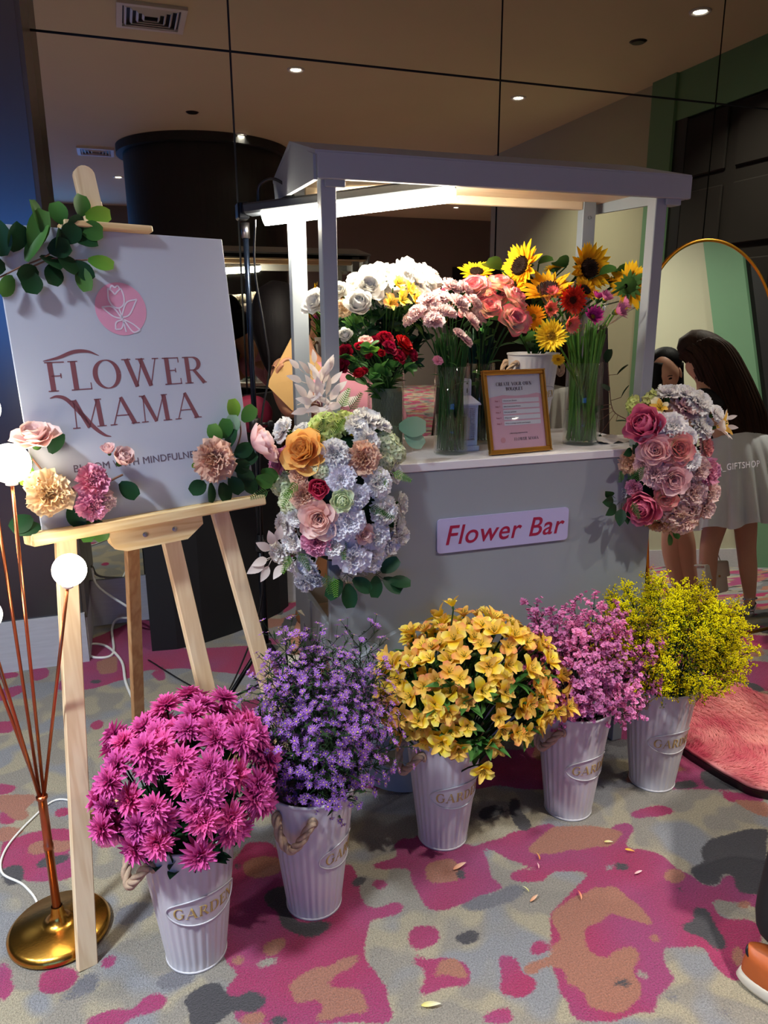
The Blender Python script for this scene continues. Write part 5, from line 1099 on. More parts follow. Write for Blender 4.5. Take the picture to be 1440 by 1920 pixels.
# ================================================================ FLORAL SWAGS ON THE CART CORNERS
def on_ellipsoid(x, y, c, r):
    d = ray(x, y); o = (CC-c)/r; e = d/r; a, b, q = e@e, 2*o@e, o@o-1; D = b*b-4*a*q
    if D >= 0: t = (-b-math.sqrt(D))/(2*a); P = CC+d*t
    else:
        t = -b/(2*a); P = CC+d*t; v = (P-c)/r; 
        v = v/np.linalg.norm(v); Q = c+v*r; P = P                # just outside the body: keep it on its own sight line at body depth
    n = (P-c)/(r*r); n /= np.linalg.norm(n); return P, n
def swag(e, items, c, r, names='flower'):
    for it in items:
        x, y, rad, kind, col = it[:5]; P, n = on_ellipsoid(x, y, c, r); rr = rad*mpp(P)
        view = (CC-P)/np.linalg.norm(CC-P); n = n*.75+view*.35+np.array(it[5] if len(it) > 5 else (0, 0, .05)); n /= np.linalg.norm(n)
        put_head(kind, col, P-n*rr*.25, n, rr*1.04, e)
def leaves_at(e, items, Y, mat, name='leaf', L=.055, W=.018, prof='point', stem=True):
    for x, y, dx, dy, *s in items:
        k = s[0] if s else 1.0; p = atY(x, y, Y); d = np.array([dx, -.35, -dy]); m = MB(); add_leaf(m, p, d, L*k, W*k, roll=RS.normal()*.35, prof=prof, up=(0, -1, .3), cup=.12, curl=-.3)
        m.tube([p-d/np.linalg.norm(d)*.02, p], .0008, 4); m.build(name, mat, e)
def fern(e, x, y, Y, dx, dy, L=.058, mat=LEAFM):
    p = atY(x, y, Y); d = np.array([dx, -.4, -dy]); d /= np.linalg.norm(d); s_ = np.cross(d, [0, -1, 0]); m = MB(); m.tube([p, p+d*L], .0007, 4)
    for i in range(9):
        for sg_ in (-1, 1): add_leaf(m, p+d*L*(.1+.9*i/9), d*.7+s_*sg_, .018*(1.1-i/12), .0012, up=(0, -1, .2))
    m.build('fern_leaf', mat, e)
cL, rL = np.array([.535, 1.93, .975]), np.array([.165, .125, .225])
swL = empty('floral_swag', tuple(cL), 'large white and blush silk flower arrangement on the left corner of the cart', 'flower arrangement')
L_ = [(528,805,25,'carn','w',(-.6,0,.2)),(565,808,22,'carn','w'),(572,847,38,'rose','org'),(628,850,30,'carn','w'),(682,858,34,'carn','pch'),(640,897,28,'carn','lil'),(690,785,32,'carn','w',(0,0,.5)),(668,797,24,'carn','w'),(715,795,22,'carn','w',(.2,0,.6)),(708,905,30,'carn','w'),(598,912,24,'bud','hot',(0,-.3,-.2)),(570,928,28,'carn','pch'),(641,938,22,'cab','hyd'),(598,972,34,'rose','bls'),(540,942,28,'hyd','hyd'),(533,985,26,'carn','w'),(735,828,30,'hyd','hyd'),(750,845,22,'hyd','hyd'),(728,862,20,'hyd','hyd'),(610,787,36,'hyd','hyy',(0,0,1)),(645,780,26,'hyd','hyy',(0,0,1)),(655,978,32,'carn','lil'),(632,990,26,'carn','lil'),(682,1000,18,'rose','bls'),(595,1018,29,'carn','pnk'),(722,958,30,'carn','w'),(754,945,22,'carn','w',(.6,0,0)),(748,985,24,'carn','w',(.5,0,0)),(706,1005,28,'carn','lil'),(662,1045,34,'carn','lil'),(700,1050,28,'carn','lil'),(520,1035,24,'carn','w'),(540,1055,20,'carn','w'),(575,1062,24,'carn','lil'),(567,1092,22,'carn','lil'),(664,1078,26,'carn','w',(0,-.2,-.7)),(520,865,26,'carn','pnk',(-.5,0,0)),(540,850,20,'carn','pnk'),(742,885,20,'carn','w'),(518,905,24,'hyd','hyd'),(545,1015,24,'carn','w'),(625,1025,24,'carn','w'),(735,1020,24,'carn','lil'),(672,930,22,'carn','lil'),(560,890,20,'carn','pch'),(600,880,20,'hyd','hyd'),(590,1085,20,'carn','lil'),(690,825,26,'carn','w'),(555,970,20,'carn','w'),(757,1005,18,'carn','w')]
swag(swL, L_, cL, rL)
MB().sph(cL, rL*.80, 32, 20).build('foam_core', LEAFD, swL)
leaves_at(swL, [(505,1030,-1,-.7),(500,1048,-1,.2),(512,1020,-.3,-1),(495,1055,-1,.4,1.2),(503,1062,-.6,.9),(520,1012,.2,-1),(530,1060,-.6,.6)], 1.84, LEAFW, 'white_leaf', .045, .012)
pl_ = [(575,745,-.9,-1,1.1),(590,735,-.6,-1,1.2),(600,745,-.2,-1,1.3),(612,740,.1,-1,1.2),(585,755,-1,-.3,1.1),(620,750,.5,-1,1.1),(632,755,.8,-.9,1.1),(597,715,-.4,-1),(580,700,-.8,-.9),(608,705,.2,-1),(565,715,-1,-.4),(625,735,.7,-.6),(600,765,-.8,.1),(615,765,.6,-.2),(640,760,.9,-.5,1.1),(575,770,-1,.1),(590,680,-.2,-1,.8),(560,690,-.9,-.8,.8)]
leaves_at(swL, pl_, 1.87, LEAFW, 'white_leaf', .046, .0095)
pl2 = [(570+RS.rand()*55, 690+RS.rand()*85, RS.normal()*.7, -.8+RS.normal()*.4, .7+.3*RS.rand()) for _ in range(22)]
leaves_at(swL, pl2, 1.88, LEAFW, 'white_leaf', .046, .0085)
leaves_at(swL, [(640,1088,-.8,.7,1.05),(652,1095,.0,1,1.1),(662,1085,.9,.7,1.0),(705,1080,-.2,1,1.0),(718,1085,.8,.6,1.05),(728,1090,1,.1,1.05),(715,1072,1,-.8,1.0)], 1.86, LEAFD, 'leaf', .060, .021, 'heart')
leaves_at(swL, [(748,800,1,.0,1.1),(760,812,.8,.6,.9)], 1.93, LEAFE, 'leaf', .068, .026, 'heart')
for x, y, dx, dy in [(640,765,.3,-1),(655,770,.6,-1),(560,905,-.8,.5),(548,915,-.6,.8),(700,880,.6,.8),(735,885,.8,.4),(505,920,-1,.2),(610,1075,.1,1),(625,1080,0,1),(600,815,0,-.5),(625,815,.2,-.5),(545,1040,-.4,.5),(560,1035,.3,.6),(690,950,.5,.2),(700,965,.8,.1),(640,1010,0,1)]: fern(swL, x, y, 1.83, dx, dy, mat=[LEAFM, LEAFL][RS.randint(2)])

cR, rR = np.array([1.610, 1.93, 1.005]), np.array([.135, .11, .195])
swR = empty('floral_swag', tuple(cR), 'pink and white silk flower arrangement on the right corner of the cart', 'flower arrangement')
R_ = [(1200,742,26,'hyd','hyy'),(1186,752,20,'hyd','hyy'),(1217,762,15,'bud','rbi'),(1238,766,20,'als','lisi'),(1212,800,37,'cab','ppk'),(1252,735,26,'carn','w',(0,0,.5)),(1287,762,32,'carn','lpk'),(1262,798,28,'carn','w'),(1312,752,28,'carn','w'),(1318,798,28,'carn','w'),(1350,800,30,'als','w',(.5,0,0)),(1270,842,28,'rose','rbi'),(1228,845,28,'rose','mau'),(1178,866,24,'carn','pch'),(1228,888,28,'carn','mau'),(1262,898,30,'rose','mau'),(1292,862,26,'carn','w'),(1332,885,27,'carn','pnk'),(1302,925,28,'carn','bls'),(1158,922,26,'carn','w',(-.4,0,0)),(1208,946,34,'cab','ppk'),(1248,932,22,'rose','rbi'),(1268,968,30,'carn','bls'),(1238,985,24,'carn','pch',(0,0,-.5)),(1300,955,26,'carn','bls'),(1335,925,22,'carn','bls'),(1188,915,16,'carn','pnk'),(1325,838,20,'carn','rbi'),(1312,880,24,'carn','bls'),(1345,775,18,'carn','w'),(1282,735,24,'carn','w',(0,0,.7)),(1240,790,20,'carn','w'),(1282,985,26,'carn','bls',(0,0,-.5)),(1325,955,22,'carn','bls'),(1205,870,18,'carn','mau'),(1290,820,20,'carn','w')]
swag(swR, R_, cR, rR)
MB().sph(cR, rR*.80, 32, 20).build('foam_core', LEAFD, swR)
leaves_at(swR, [(1150,940,-1,-.1,1.0),(1155,948,-1,.5,1.0),(1148,930,-.9,-.5,.8),(1165,955,-.3,.9,1.0),(1172,958,.1,1,.8),(1185,845,-1,.2,.8),(1190,850,-.5,-.8,.7)], 1.90, LEAFD, 'leaf', .055, .018)
leaves_at(swR, [(1255,1002,-.1,1,.8),(1262,1000,.8,.6,.6)], 1.92, LEAFM, 'leaf', .045, .016, 'heart')
leaves_at(swR, [(1362,785,1,-.3,.8),(1362,800,1,.1,.9),(1358,812,.8,.6,.8)], 1.92, LEAFW, 'white_leaf', .045, .009)
for x, y, dx, dy in [(1165,905,-.4,-.6),(1175,900,.4,-.6),(1185,940,.2,.8),(1195,905,0,-1)]: fern(swR, x, y, 1.85, dx, dy)

# ================================================================ FLOWERS PINNED TO THE SIGN BOARD
def onboard(x, y, off=.03):
    d = ray(x, y); q = p0+eN*off; return CC+d*(((q-CC)@eN)/(d@eN))
def bflower(e, x, y, rad, kind, col, n, off=.035):
    P = onboard(x, y, off); N_ = eu*n[0]+eup*n[1]+eN*n[2]; N_ /= np.linalg.norm(N_); put_head(kind, col, P, N_, rad*mpp(P), e)
def bleaf(e, x, y, dx, dy, mat, L=.05, W=.02, off=.022, prof='heart', k=1):
    P = onboard(x, y, off); d = eu*dx-eup*dy+eN*.15; m = MB(); add_leaf(m, P, d, L*k, W*k, roll=RS.normal()*.4, up=eN, prof=prof, cup=.15, curl=-.25); m.build('leaf', mat, e)
g1 = empty('flower_garland', tuple(onboard(120, 900)), 'cluster of blush rose, cream peony and pink carnations at the lower left of the sign', 'flower garland')
for it in [(68,832,40,'rose','bls',(-.2,.9,.5)),(92,928,44,'carn','crm',(-.1,.1,1)),(172,905,33,'carn','pnk',(.1,.2,1)),(170,948,30,'carn','pnk',(0,-.3,1)),(195,940,22,'carn','lpk',(.4,-.2,1)),(224,868,26,'bud','bls',(.2,.5,.8)),(205,850,16,'bud','lpk',(-.3,.8,.6)),(62,905,20,'carn','crm',(-.8,.3,.6))]: bflower(g1, *it)
for it in [(95,850,.5,-.8,LEAFD),(60,862,-.6,.0,LEAFL),(50,868,-.2,.7,LEAFL),(60,970,-1,.4,LEAFD),(225,905,.4,.5,LEAFD),(180,975,.1,.8,LEAFM),(160,975,-.1,.9,LEAFM),(130,950,.3,.8,LEAFD),(75,985,-.8,.1,LEAFD)]: bleaf(g1, *it)
P = [onboard(60, 860, .02), onboard(100, 900, .02), onboard(160, 920, .02), onboard(230, 890, .02)]; MB().tube(smooth_path(P), .0025, 6).build('vine', MATS['twig'], g1)
g2 = empty('flower_garland', tuple(onboard(430, 860)), 'cluster of peach peony, dark leaves and pink peony, lower right of the sign', 'flower garland')
for it in [(400,862,40,'carn','pch',(-.2,.2,1)),(474,838,34,'cab','lpk',(.7,.4,.6)),(492,850,24,'cab','lpk',(.9,.2,.5))]: bflower(g2, *it)
for it in [(410,830,-.3,-1,LEAFM),(420,822,.2,-1,LEAFM),(440,785,-.1,-1,LEAFL),(455,790,.6,-.6,LEAFM),(435,815,.1,-1,LEAFE),(385,905,-.8,.3,LEAFD),(395,905,-.2,.8,LEAFD),(415,905,.1,1,LEAFD),(430,895,.5,.9,LEAFD),(445,880,.7,.7,LEAFD),(440,855,.4,-.2,LEAFD),(450,870,.6,-.3,LEAFD),(455,895,.6,.9,LEAFD),(490,882,.9,.7,LEAFM),(480,895,.9,.5,LEAFM),(432,870,.6,.2,LEAFD),(428,840,.3,-.7,LEAFD),(372,870,-.9,.1,LEAFL,.02,.008)]: bleaf(g2, *it)
P = [onboard(400, 900, .02), onboard(430, 870, .02), onboard(450, 820, .02), onboard(450, 790, .02)]; MB().tube(smooth_path(P), .0022, 6).build('vine', MATS['twig'], g2)
g3 = empty('leaf_garland', tuple(onboard(90, 470)), 'trailing green leaf garland across the top left corner of the sign', 'garland')
for it in [(8,480,-.2,-1,LEAFD,.07,.026),(20,470,.4,-.8,LEAFD,.06,.026),(10,500,-.8,.0,LEAFD,.06,.024),(25,520,-.6,.6,LEAFM),(60,470,.4,-1,LEAFM,.09,.022),(50,490,.6,-1,LEAFM,.09,.020),(80,440,-.2,-1,LEAFM,.07,.024),(70,505,-.9,.5,LEAFD),(75,480,.4,.3,LEAFD),(90,470,.8,-.2,LEAFD),(105,470,.3,-1,LEAFD),(110,480,.6,.7,LEAFD),(120,455,.5,-.6,LEAFD),(130,440,.7,-.8,LEAFD),(140,450,1,.1,LEAFD),(150,430,.9,.1,LEAFM),(150,405,.2,-1,LEAFM,.045,.022),(160,405,1,-.1,LEAFL,.055,.020),(140,490,.6,.8,LEAFD,.05,.018),(165,487,.9,.2,LEAFL,.055,.016),(150,500,.1,1,LEAFM,.055,.018),(60,510,-.2,.9,LEAFD),(100,495,-.2,.9,LEAFD),(118,420,-.3,-.9,LEAFM,.045,.02)]:
    bleaf(g3, *it[:5], L=it[5] if len(it) > 5 else .048, W=it[6] if len(it) > 6 else .022)
for P in ([(0,520),(40,500),(90,478),(130,440),(150,415)], [(60,500),(100,485),(140,488),(165,487)]): MB().tube(smooth_path([onboard(a, b, .02) for a, b in P]), .0018, 6).build('vine', MATS['twig'], g3)

# ================================================================ ARCHED MIRROR, RUG, DARK BOARD
AL, PH = math.radians(8), math.radians(5); du = np.array([math.cos(PH), math.sin(PH), 0]); dn = np.array([math.sin(PH), -math.cos(PH), 0]); dup = -dn*math.sin(AL)+np.array([0, 0, math.cos(AL)]); Bm = fl(1207, 1235)+du*.03; dN = np.cross(du, dup)
MM = Matrix(((du[0], dup[0], dN[0], Bm[0]), (du[1], dup[1], dN[1], Bm[1]), (du[2], dup[2], dN[2], .006), (0, 0, 0, 1)))
Wm, Hm = .77, 1.79
am = empty('arched_mirror', tuple(Bm), 'tall arched floor mirror with a thin gold frame right of the cart', 'mirror')
arc_ = [(0, 0), (Wm, 0)]+[(Wm/2+Wm/2*math.cos(t), Hm-Wm/2+Wm/2*math.sin(t)) for t in np.linspace(0, PI, 48)]
MB().prism(arc_, -.004, .002).build('mirror_glass', (lambda k: (k.set(Base_Color=(.82, .86, .82, 1), Metallic=1.0, Roughness=.004), k.m)[1])(N('silver_mirror')), am, False, MM)
MB().prism(arc_, -.016, -.005).build('backing', BLACK, am, False, MM)
loop = np.array([(x, y, 0) for x, y in arc_]+[arc_[0]+(0,)]); f_ = MB(); f_.tube(np.vstack([[(0, .0, 0)], [(x, y, 0) for x, y in reversed(arc_[2:])], [(Wm, 0, 0)]]), .008, 10); f_.tube([(0, 0, 0), (Wm, 0, 0)], .008, 10)
f_.build('gold_frame', plain('bright_gold', (226, 160, 50), .28, 1.0), am, True, MM)
font_mesh('decal_lettering', '@FLOWERMAMA_GIFTSHOP', .042, plain('white_decal', (226, 226, 230), .5), am, MM @ Matrix.Translation((.385, .785, .003)), spacing=1.12, ext=.0002)
solid('leaning_board', MB().bar((1.98, 2.66, .0), (2.02, 2.92, 1.40), .16, .03, up=(1, -.3, 0), bev=.003).box((2.0, 2.9, 1.395), (.02, .02, .01)), plain('dark_brown_board', (38, 26, 24), .5, var=.1), 'dark brown board standing between the cart and the arched mirror', 'board')
# rug on a dark base
rp_ = [fl(1296, 1425)[:2], fl(1370, 1470)[:2], fl(1440, 1497)[:2], np.array([2.05, 1.42]), np.array([2.45, 1.55]), np.array([2.60, 1.85]), np.array([2.42, 2.08]), fl(1440, 1322)[:2], fl(1385, 1298)[:2], fl(1330, 1300)[:2], fl(1300, 1330)[:2]+np.array([-.08, 0]), np.array([1.72, 1.95])]
rp_ = smooth_path([(a[0], a[1], 0) for a in rp_]+[(rp_[0][0], rp_[0][1], 0)], 6)[:-1, :2]; rc = rp_.mean(0)
solid('display_base', MB().prism([tuple(rc+(p-rc)*1.02) for p in rp_][::-1] if False else [tuple(rc+(p-rc)*1.02) for p in rp_], .0, .022), plain('dark_gloss_base', (26, 12, 18), .2), 'low dark glossy base under the pink fur rug', 'platform')
k = N('fur_pink'); nz = k.noise(7, 2, .5, k.co()); n2 = k.noise(40, 2, .5, k.mapv(k.co(), (1, .3, 1), (0, 0, .6)))
k.set(Base_Color=k.ramp(k.math('MULTIPLY_ADD', k.math('SUBTRACT', k.math('ADD', k.math('MULTIPLY', nz, .7), k.math('MULTIPLY', n2, .3)), .5), 3.2, .5), [(0, srgb((206, 74, 96))), (1, srgb((246, 168, 160)))]), Roughness=.9); FUR = k.m
m = MB(); m.prism([tuple(rc+(p-rc)*1.0) for p in rp_], .0225, .034)
lo, hi = rp_.min(0), rp_.max(0); cand = lo+(hi-lo)*RS.rand(30000, 2); ins = inside(rp_, cand[:, 0], cand[:, 1]); cand = cand[ins][:16000]
dirn = np.stack([np.cos(.6+2.2*np.sin(cand[:, 0]*4+cand[:, 1]*3)), np.sin(.6+2.2*np.sin(cand[:, 0]*4+cand[:, 1]*3))], 1)+RS.normal(size=cand.shape)*.35
Vb = []; w_ = .0011; 
b0 = np.c_[cand, np.full(len(cand), .032)]; sdv = np.c_[-dirn[:, 1], dirn[:, 0], np.zeros(len(cand))]; sdv /= np.linalg.norm(sdv, axis=1)[:, None]; dv = np.c_[dirn, np.zeros(len(cand))]; Lh = (.018+.012*RS.rand(len(cand)))[:, None]
V = np.stack([b0-sdv*w_, b0+sdv*w_, b0+dv*Lh*.5+sdv*w_*.8+[0, 0, .010], b0+dv*Lh*.5-sdv*w_*.8+[0, 0, .010], b0+dv*Lh+[0, 0, .012]], 1).reshape(-1, 3)
F = []; 
for i in range(len(cand)): j = i*5; F += [(j, j+1, j+2, j+3), (j+3, j+2, j+4)]
m.add(V, F); tag(m.build('fur_rug', FUR, None, True), 'fluffy coral pink fur rug in front of the arched mirror', 'rug')

# fallen petals
for i, (x, y, a, L, c, lab) in enumerate([(850,1630,10,.035,'pch','long curled peach petal lying below the middle bucket'),(1012,1612,80,.022,'org','small crumpled orange petal on the dark part of the carpet'),(1010,1628,70,.016,'lpk','tiny pale petal beside the crumpled orange one'),(992,1672,110,.020,'lisi','yellow petal in the group of two below the shadow edge'),(994,1690,20,.025,'pch','peach petal in the group of two below the shadow edge'),(1090,1686,75,.024,'gco','upright coral petal right of the group of two'),(1133,1578,-30,.020,'lisi','pale green petal near the fourth bucket'),(1172,1592,-50,.022,'alo','orange brown petal near the pale green one'),(790,1885,-20,.035,'lisi','pale yellow sprig end on the nearest carpet'),(1190,1638,0,.02,'lpk','thin pale stem fragment right of centre on the carpet')]):
    p = fl(x, y, .006); m = MB(); add_leaf(m, p, (math.cos(math.radians(a)), math.sin(math.radians(a)), .15), L*1.25, L*.15, roll=.5, cup=.5, curl=-.6); tag(m.build('fallen_petal', C_[c]), lab, 'petal', 'petals fallen on the carpet')

# ================================================================ PEOPLE
SKIN = plain('skin_tan', (176, 124, 96), .5, var=.04); SKIN.node_tree.nodes['Principled BSDF'].inputs['Subsurface Weight'].default_value = .08
SKIN2 = plain('skin_fair', (196, 146, 120), .5, var=.04)
def hair_mat(name, c1, c2):
    k = N(name); n = k.noise(60, 3, .6, k.mapv(k.co(), (1, 1, .06))); k.set(Base_Color=k.mix(n, srgb(c1), srgb(c2)), Roughness=.62); k.b.inputs['Specular IOR Level'].default_value = .12; k.bump(n, .5, .004); return k.m
HAIRB = hair_mat('black_hair', (7, 6, 7), (22, 18, 19)); HAIRN = hair_mat('brown_hair', (20, 12, 9), (66, 42, 28))
def skin(name, nodes, edges, mat, parent, sub=2, M=None):
    """nodes: name -> (pos, radius or (rx, ry)); a continuous surface grown along the edges"""
    ks = list(nodes); idx = {k_: i for i, k_ in enumerate(ks)}
    me = bpy.data.meshes.new(name); me.from_pydata([tuple(nodes[k_][0]) for k_ in ks], [(idx[a], idx[b]) for a, b in edges], []); me.materials.append(mat)
    o = link(name, me, parent)
    sk = o.modifiers.new('skin', 'SKIN'); sk.use_smooth_shade = True
    if not me.skin_vertices: 
        import bmesh
        bm = bmesh.new(); bm.from_mesh(me); bm.verts.layers.skin.verify(); bm.to_mesh(me); bm.free()
    for i, k_ in enumerate(ks):
        r = nodes[k_][1]; me.skin_vertices[0].data[i].radius = (r, r) if np.isscalar(r) else r
    me.skin_vertices[0].data[0].use_root = True
    s = o.modifiers.new('sub', 'SUBSURF'); s.levels = sub; s.render_levels = sub; return o
def hand(nodes, edges, wrist, palm, dirv, side, up, curl=.5, s=1.0, pre='h'):
    """adds palm and five finger chains; dirv finger direction, side thumb side"""
    dirv, side, up = [np.array(v, float)/np.linalg.norm(v) for v in (dirv, side, up)]; P = np.array(palm, float)
    nodes[pre+'p'] = (P, (.022*s, .013*s)); edges.append((wrist, pre+'p'))
    for i, (o, L) in enumerate(((.024, .068), (.008, .078), (-.008, .072), (-.023, .058))):
        q = P+side*o*s+dirv*.035*s; prev = pre+'p'
        for j in range(3):
            nodes[f'{pre}{i}{j}'] = (q, (.0088-.001*j)*s); edges.append((prev, f'{pre}{i}{j}')); prev = f'{pre}{i}{j}'
            a = curl*(j+1); q = q+(dirv*math.cos(a)-up*math.sin(a))*L/2.4*s
    q = P+side*.026*s+dirv*.002; prev = pre+'p'
    for j in range(3):
        nodes[f'{pre}t{j}'] = (q, (.010-.001*j)*s); edges.append((prev, f'{pre}t{j}')); prev = f'{pre}t{j}'; q = q+(side*.5+dirv*.8-up*.3*j)*.024*s
def head_mesh(c, fwd, up, s, parent, mat, name='face'):
    """a head with brow, nose, lips, chin and ears; joined to the neck"""
    m = MB(); n, k_ = 36, 28; th = np.linspace(0, PI, k_); A = np.arange(n)/n*2*PI; V = []
    for t in th:
        for a in A:
            x, y, z = math.sin(t)*math.cos(a), math.sin(t)*math.sin(a), math.cos(t)    # +y is the face
            w = .070*(1-.22*max(0, -z)); X = x*w; Y = y*(.088 if y < 0 else .082)*(1-.12*max(0, -z)); Z = z*.112
            if y > 0:
                g = lambda x0, z0, sx, sz: math.exp(-((X-x0)/sx)**2-((Z-z0)/sz)**2)
                Y += .022*g(0, -.018, .009, .018)+.006*g(0, .010, .008, .02)+.006*g(0, -.055, .020, .007)-.004*g(0, -.050, .02, .002)+.008*g(0, -.092, .022, .016)-.008*g(.028, .006, .014, .010)-.008*g(-.028, .006, .014, .010)+.004*g(0, .03, .05, .012)
            V.append((X, Y, Z))
    m.add(V, [(i*n+j, i*n+(j+1) % n, (i+1)*n+(j+1) % n, (i+1)*n+j) for i in range(k_-1) for j in range(n)])
    for sx in (-1, 1): m.sph((sx*.070, -.004, -.008), (.008, .018, .030), 12, 8)
    f = Vector(fwd).normalized(); u = Vector(up).normalized(); r = f.cross(u).normalized(); u = r.cross(f)
    M = Matrix.Translation(Vector(c)) @ Matrix((r, f, u)).transposed().to_4x4() @ Matrix.Diagonal((s, s, s, 1))
    h = m.build(name, mat, parent, True, M)
    e = MB()
    for sx in (-1, 1): e.sph((sx*.028, .068, .006), (.011, .006, .005), 12, 8); e.tube([(sx*.042, .068, .020), (sx*.028, .077, .026), (sx*.014, .076, .023)], .0022, 5)
    e.build('eyes_and_brows', HAIRB, h, True, M)
    l = MB().sph((0, .082, -.050), (.019, .006, .0045), 14, 8).sph((0, .081, -.057), (.016, .006, .005), 14, 8); l.build('lips', plain('lips', (168, 84, 84), .4), h, True, M)
    return M

# florist bending behind the cart
flo = empty('person', (.95, 3.02, 0), 'person in pink shirt and brown trousers bending over behind the cart', 'person')
nd = {'hip': ((1.11, 3.02, .98), (.13, .10)), 'belly': ((.98, 3.01, 1.07), (.125, .10)), 'chest': ((.83, 3.0, 1.17), (.135, .10)), 'neck': ((.70, 2.99, 1.29), .052), 'headb': ((.655, 2.98, 1.37), .075), 'headt': ((.615, 2.97, 1.45), .070),
      'shL': ((.74, 2.90, 1.22), .058), 'elL': ((.598, 2.86, 1.10), .040), 'wrL': ((.548, 2.84, 1.225), .026), 'shR': ((.82, 3.12, 1.20), .058), 'elR': ((.80, 3.24, 1.02), .042), 'wrR': ((.70, 3.16, .93), .027),
      'thL': ((.94, 2.98, .80), .095), 'knL': ((.80, 2.96, .46), .058), 'anL': ((.66, 3.06, .10), .040), 'toL': ((.60, 2.95, .045), .036), 'thR': ((1.10, 3.08, .78), .095), 'knR': ((1.12, 3.06, .45), .058), 'anR': ((1.14, 3.14, .10), .040), 'toR': ((1.10, 3.04, .045), .036)}
ed = [('hip','belly'),('belly','chest'),('chest','neck'),('neck','headb'),('headb','headt'),('chest','shL'),('shL','elL'),('elL','wrL'),('chest','shR'),('shR','elR'),('elR','wrR'),('hip','thL'),('thL','knL'),('knL','anL'),('anL','toL'),('hip','thR'),('thR','knR'),('knR','anR'),('anR','toR')]
hand(nd, ed, 'wrL', (.540, 2.835, 1.265), (.5, .1, 1), (.2, -1, 0), (-1, -.2, .4), .5, .9, 'a'); hand(nd, ed, 'wrR', (.66, 3.13, .90), (-1, -.2, -.6), (0, -1, .2), (0, 0, 1), .4, 1.0, 'b')
skin('body', nd, ed, SKIN, flo)
sub_ = lambda keys, f=1.12, add=.012: {k_: (nd[k_][0], tuple(np.array(nd[k_][1])*f+add) if not np.isscalar(nd[k_][1]) else nd[k_][1]*f+add) for k_ in keys}
sh = sub_(['chest', 'belly', 'hip', 'shL', 'shR']); sh['slL'] = ((.66, 2.875, 1.150), .060); sh['slR'] = ((.81, 3.18, 1.10), .058); sh['nk'] = ((.735, 2.99, 1.25), .06)
skin('shirt', sh, [('chest','belly'),('belly','hip'),('chest','shL'),('shL','slL'),('chest','shR'),('shR','slR'),('chest','nk')], plain('pink_cotton', (206, 138, 156), .8, var=.08, nscale=18, bump=.3), flo)
tr_ = sub_(['hip', 'thL', 'knL', 'thR', 'knR']); tr_['anL'] = ((.665, 3.06, .13), .062); tr_['anR'] = ((1.14, 3.14, .13), .062); tr_['hip'] = ((1.12, 3.02, .93), (.145, .115))
skin('trousers', tr_, [('hip','thL'),('thL','knL'),('knL','anL'),('hip','thR'),('thR','knR'),('knR','anR')], plain('brown_cloth', (124, 76, 40), .85, var=.15, nscale=20, bump=.4), flo)
def shoe(parent, heel, toe, mat_up, mat_sole, w=.048, h=.07, name='shoe'):
    heel, toe = np.array(heel, float), np.array(toe, float); d = toe-heel; L = np.linalg.norm(d); d /= L; s_ = np.array([-d[1], d[0], 0]); M = Matrix(((s_[0], d[0], 0, heel[0]), (s_[1], d[1], 0, heel[1]), (0, 0, 1, heel[2]), (0, 0, 0, 1)))
    out = []
    for t in np.linspace(0, 2*PI, 40, endpoint=False):
        y = L/2+math.sin(t)*L/2*1.0; out.append((math.cos(t)*w*(1.0 if y > L*.5 else .82), y))
    u = MB(); n = len(out); Z = [(0, .96, 0), (.012, 1.04, 0), (.028, 1.0, .2), (.036, .93, .5)]; V = []
    for z, f, _ in Z: V += [(x*f, L/2+(y-L/2)*f, z+.012*max(0, (y/L-.75))*3) for x, y in out]
    so = MB().add(V, [(i*n+j, i*n+(j+1) % n, (i+1)*n+(j+1) % n, (i+1)*n+j) for i in range(3) for j in range(n)]+[tuple(range(n-1, -1, -1)), tuple(3*n+j for j in range(n))])
    V = []; lev = [(.030, .95), (.05, .90), (.07, .72), (h+.025, .50)]
    for z, f in lev: V += [(x*f, (y-L/2)*f*.98+L/2-(1-f)*L*.42, min(z, .035+(z-.035)*(1.0 if y < L*.55 else max(.25, 1-(y/L-.55)*1.9)))) for x, y in out]
    up = MB().add(V, [(i*n+j, i*n+(j+1) % n, (i+1)*n+(j+1) % n, (i+1)*n+j) for i in range(3) for j in range(n)]+[tuple(3*n+j for j in range(n))])
    s0 = up.build(name, mat_up, parent, True, M); so.build('sole', mat_sole, s0, True, M)
    MB().tube(smooth_path([(-.008, .026, h-.01), (-.009, .012, h+.006), (0, .012, h+.018), (.009, .016, h+.006), (.008, .026, h-.01)]), .0035, 6).build('heel_loop', BLACK, s0, True, M)
    lc = MB()
    for i in range(4): lc.tube([(-.018, L*(.42+.07*i), h+.012-.009*i), (.018, L*(.45+.07*i), h+.012-.009*i)], .0022, 5)
    lc.build('laces', BLACK, s0, True, M); return s0
WS = plain('off_white_sole', (222, 214, 196), .6, var=.05)
shoe(flo, (.69, 3.12, 0), (.575, 2.90, 0), plain('white_canvas', (206, 196, 180), .8), WS); shoe(flo, (1.15, 3.19, 0), (1.08, 2.95, 0), MATS['white_canvas'], WS)
hm = MB(); V = []                                              # long hair falling forward and down
Pm = smooth_path([(.66, 3.0, 1.50), (.60, 2.975, 1.53), (.575, 2.96, 1.46), (.585, 2.95, 1.36), (.60, 2.945, 1.25), (.61, 2.95, 1.15)], 5); rr_ = np.interp(np.linspace(0, 1, len(Pm)), [0, .25, .45, .7, 1], [.03, .088, .095, .075, .02]); hm.tube(Pm, rr_, 28)
hm.sph((.63, 2.985, 1.43), (.092, .088, .098), 28, 18); hm.build('hair', HAIRB, flo)
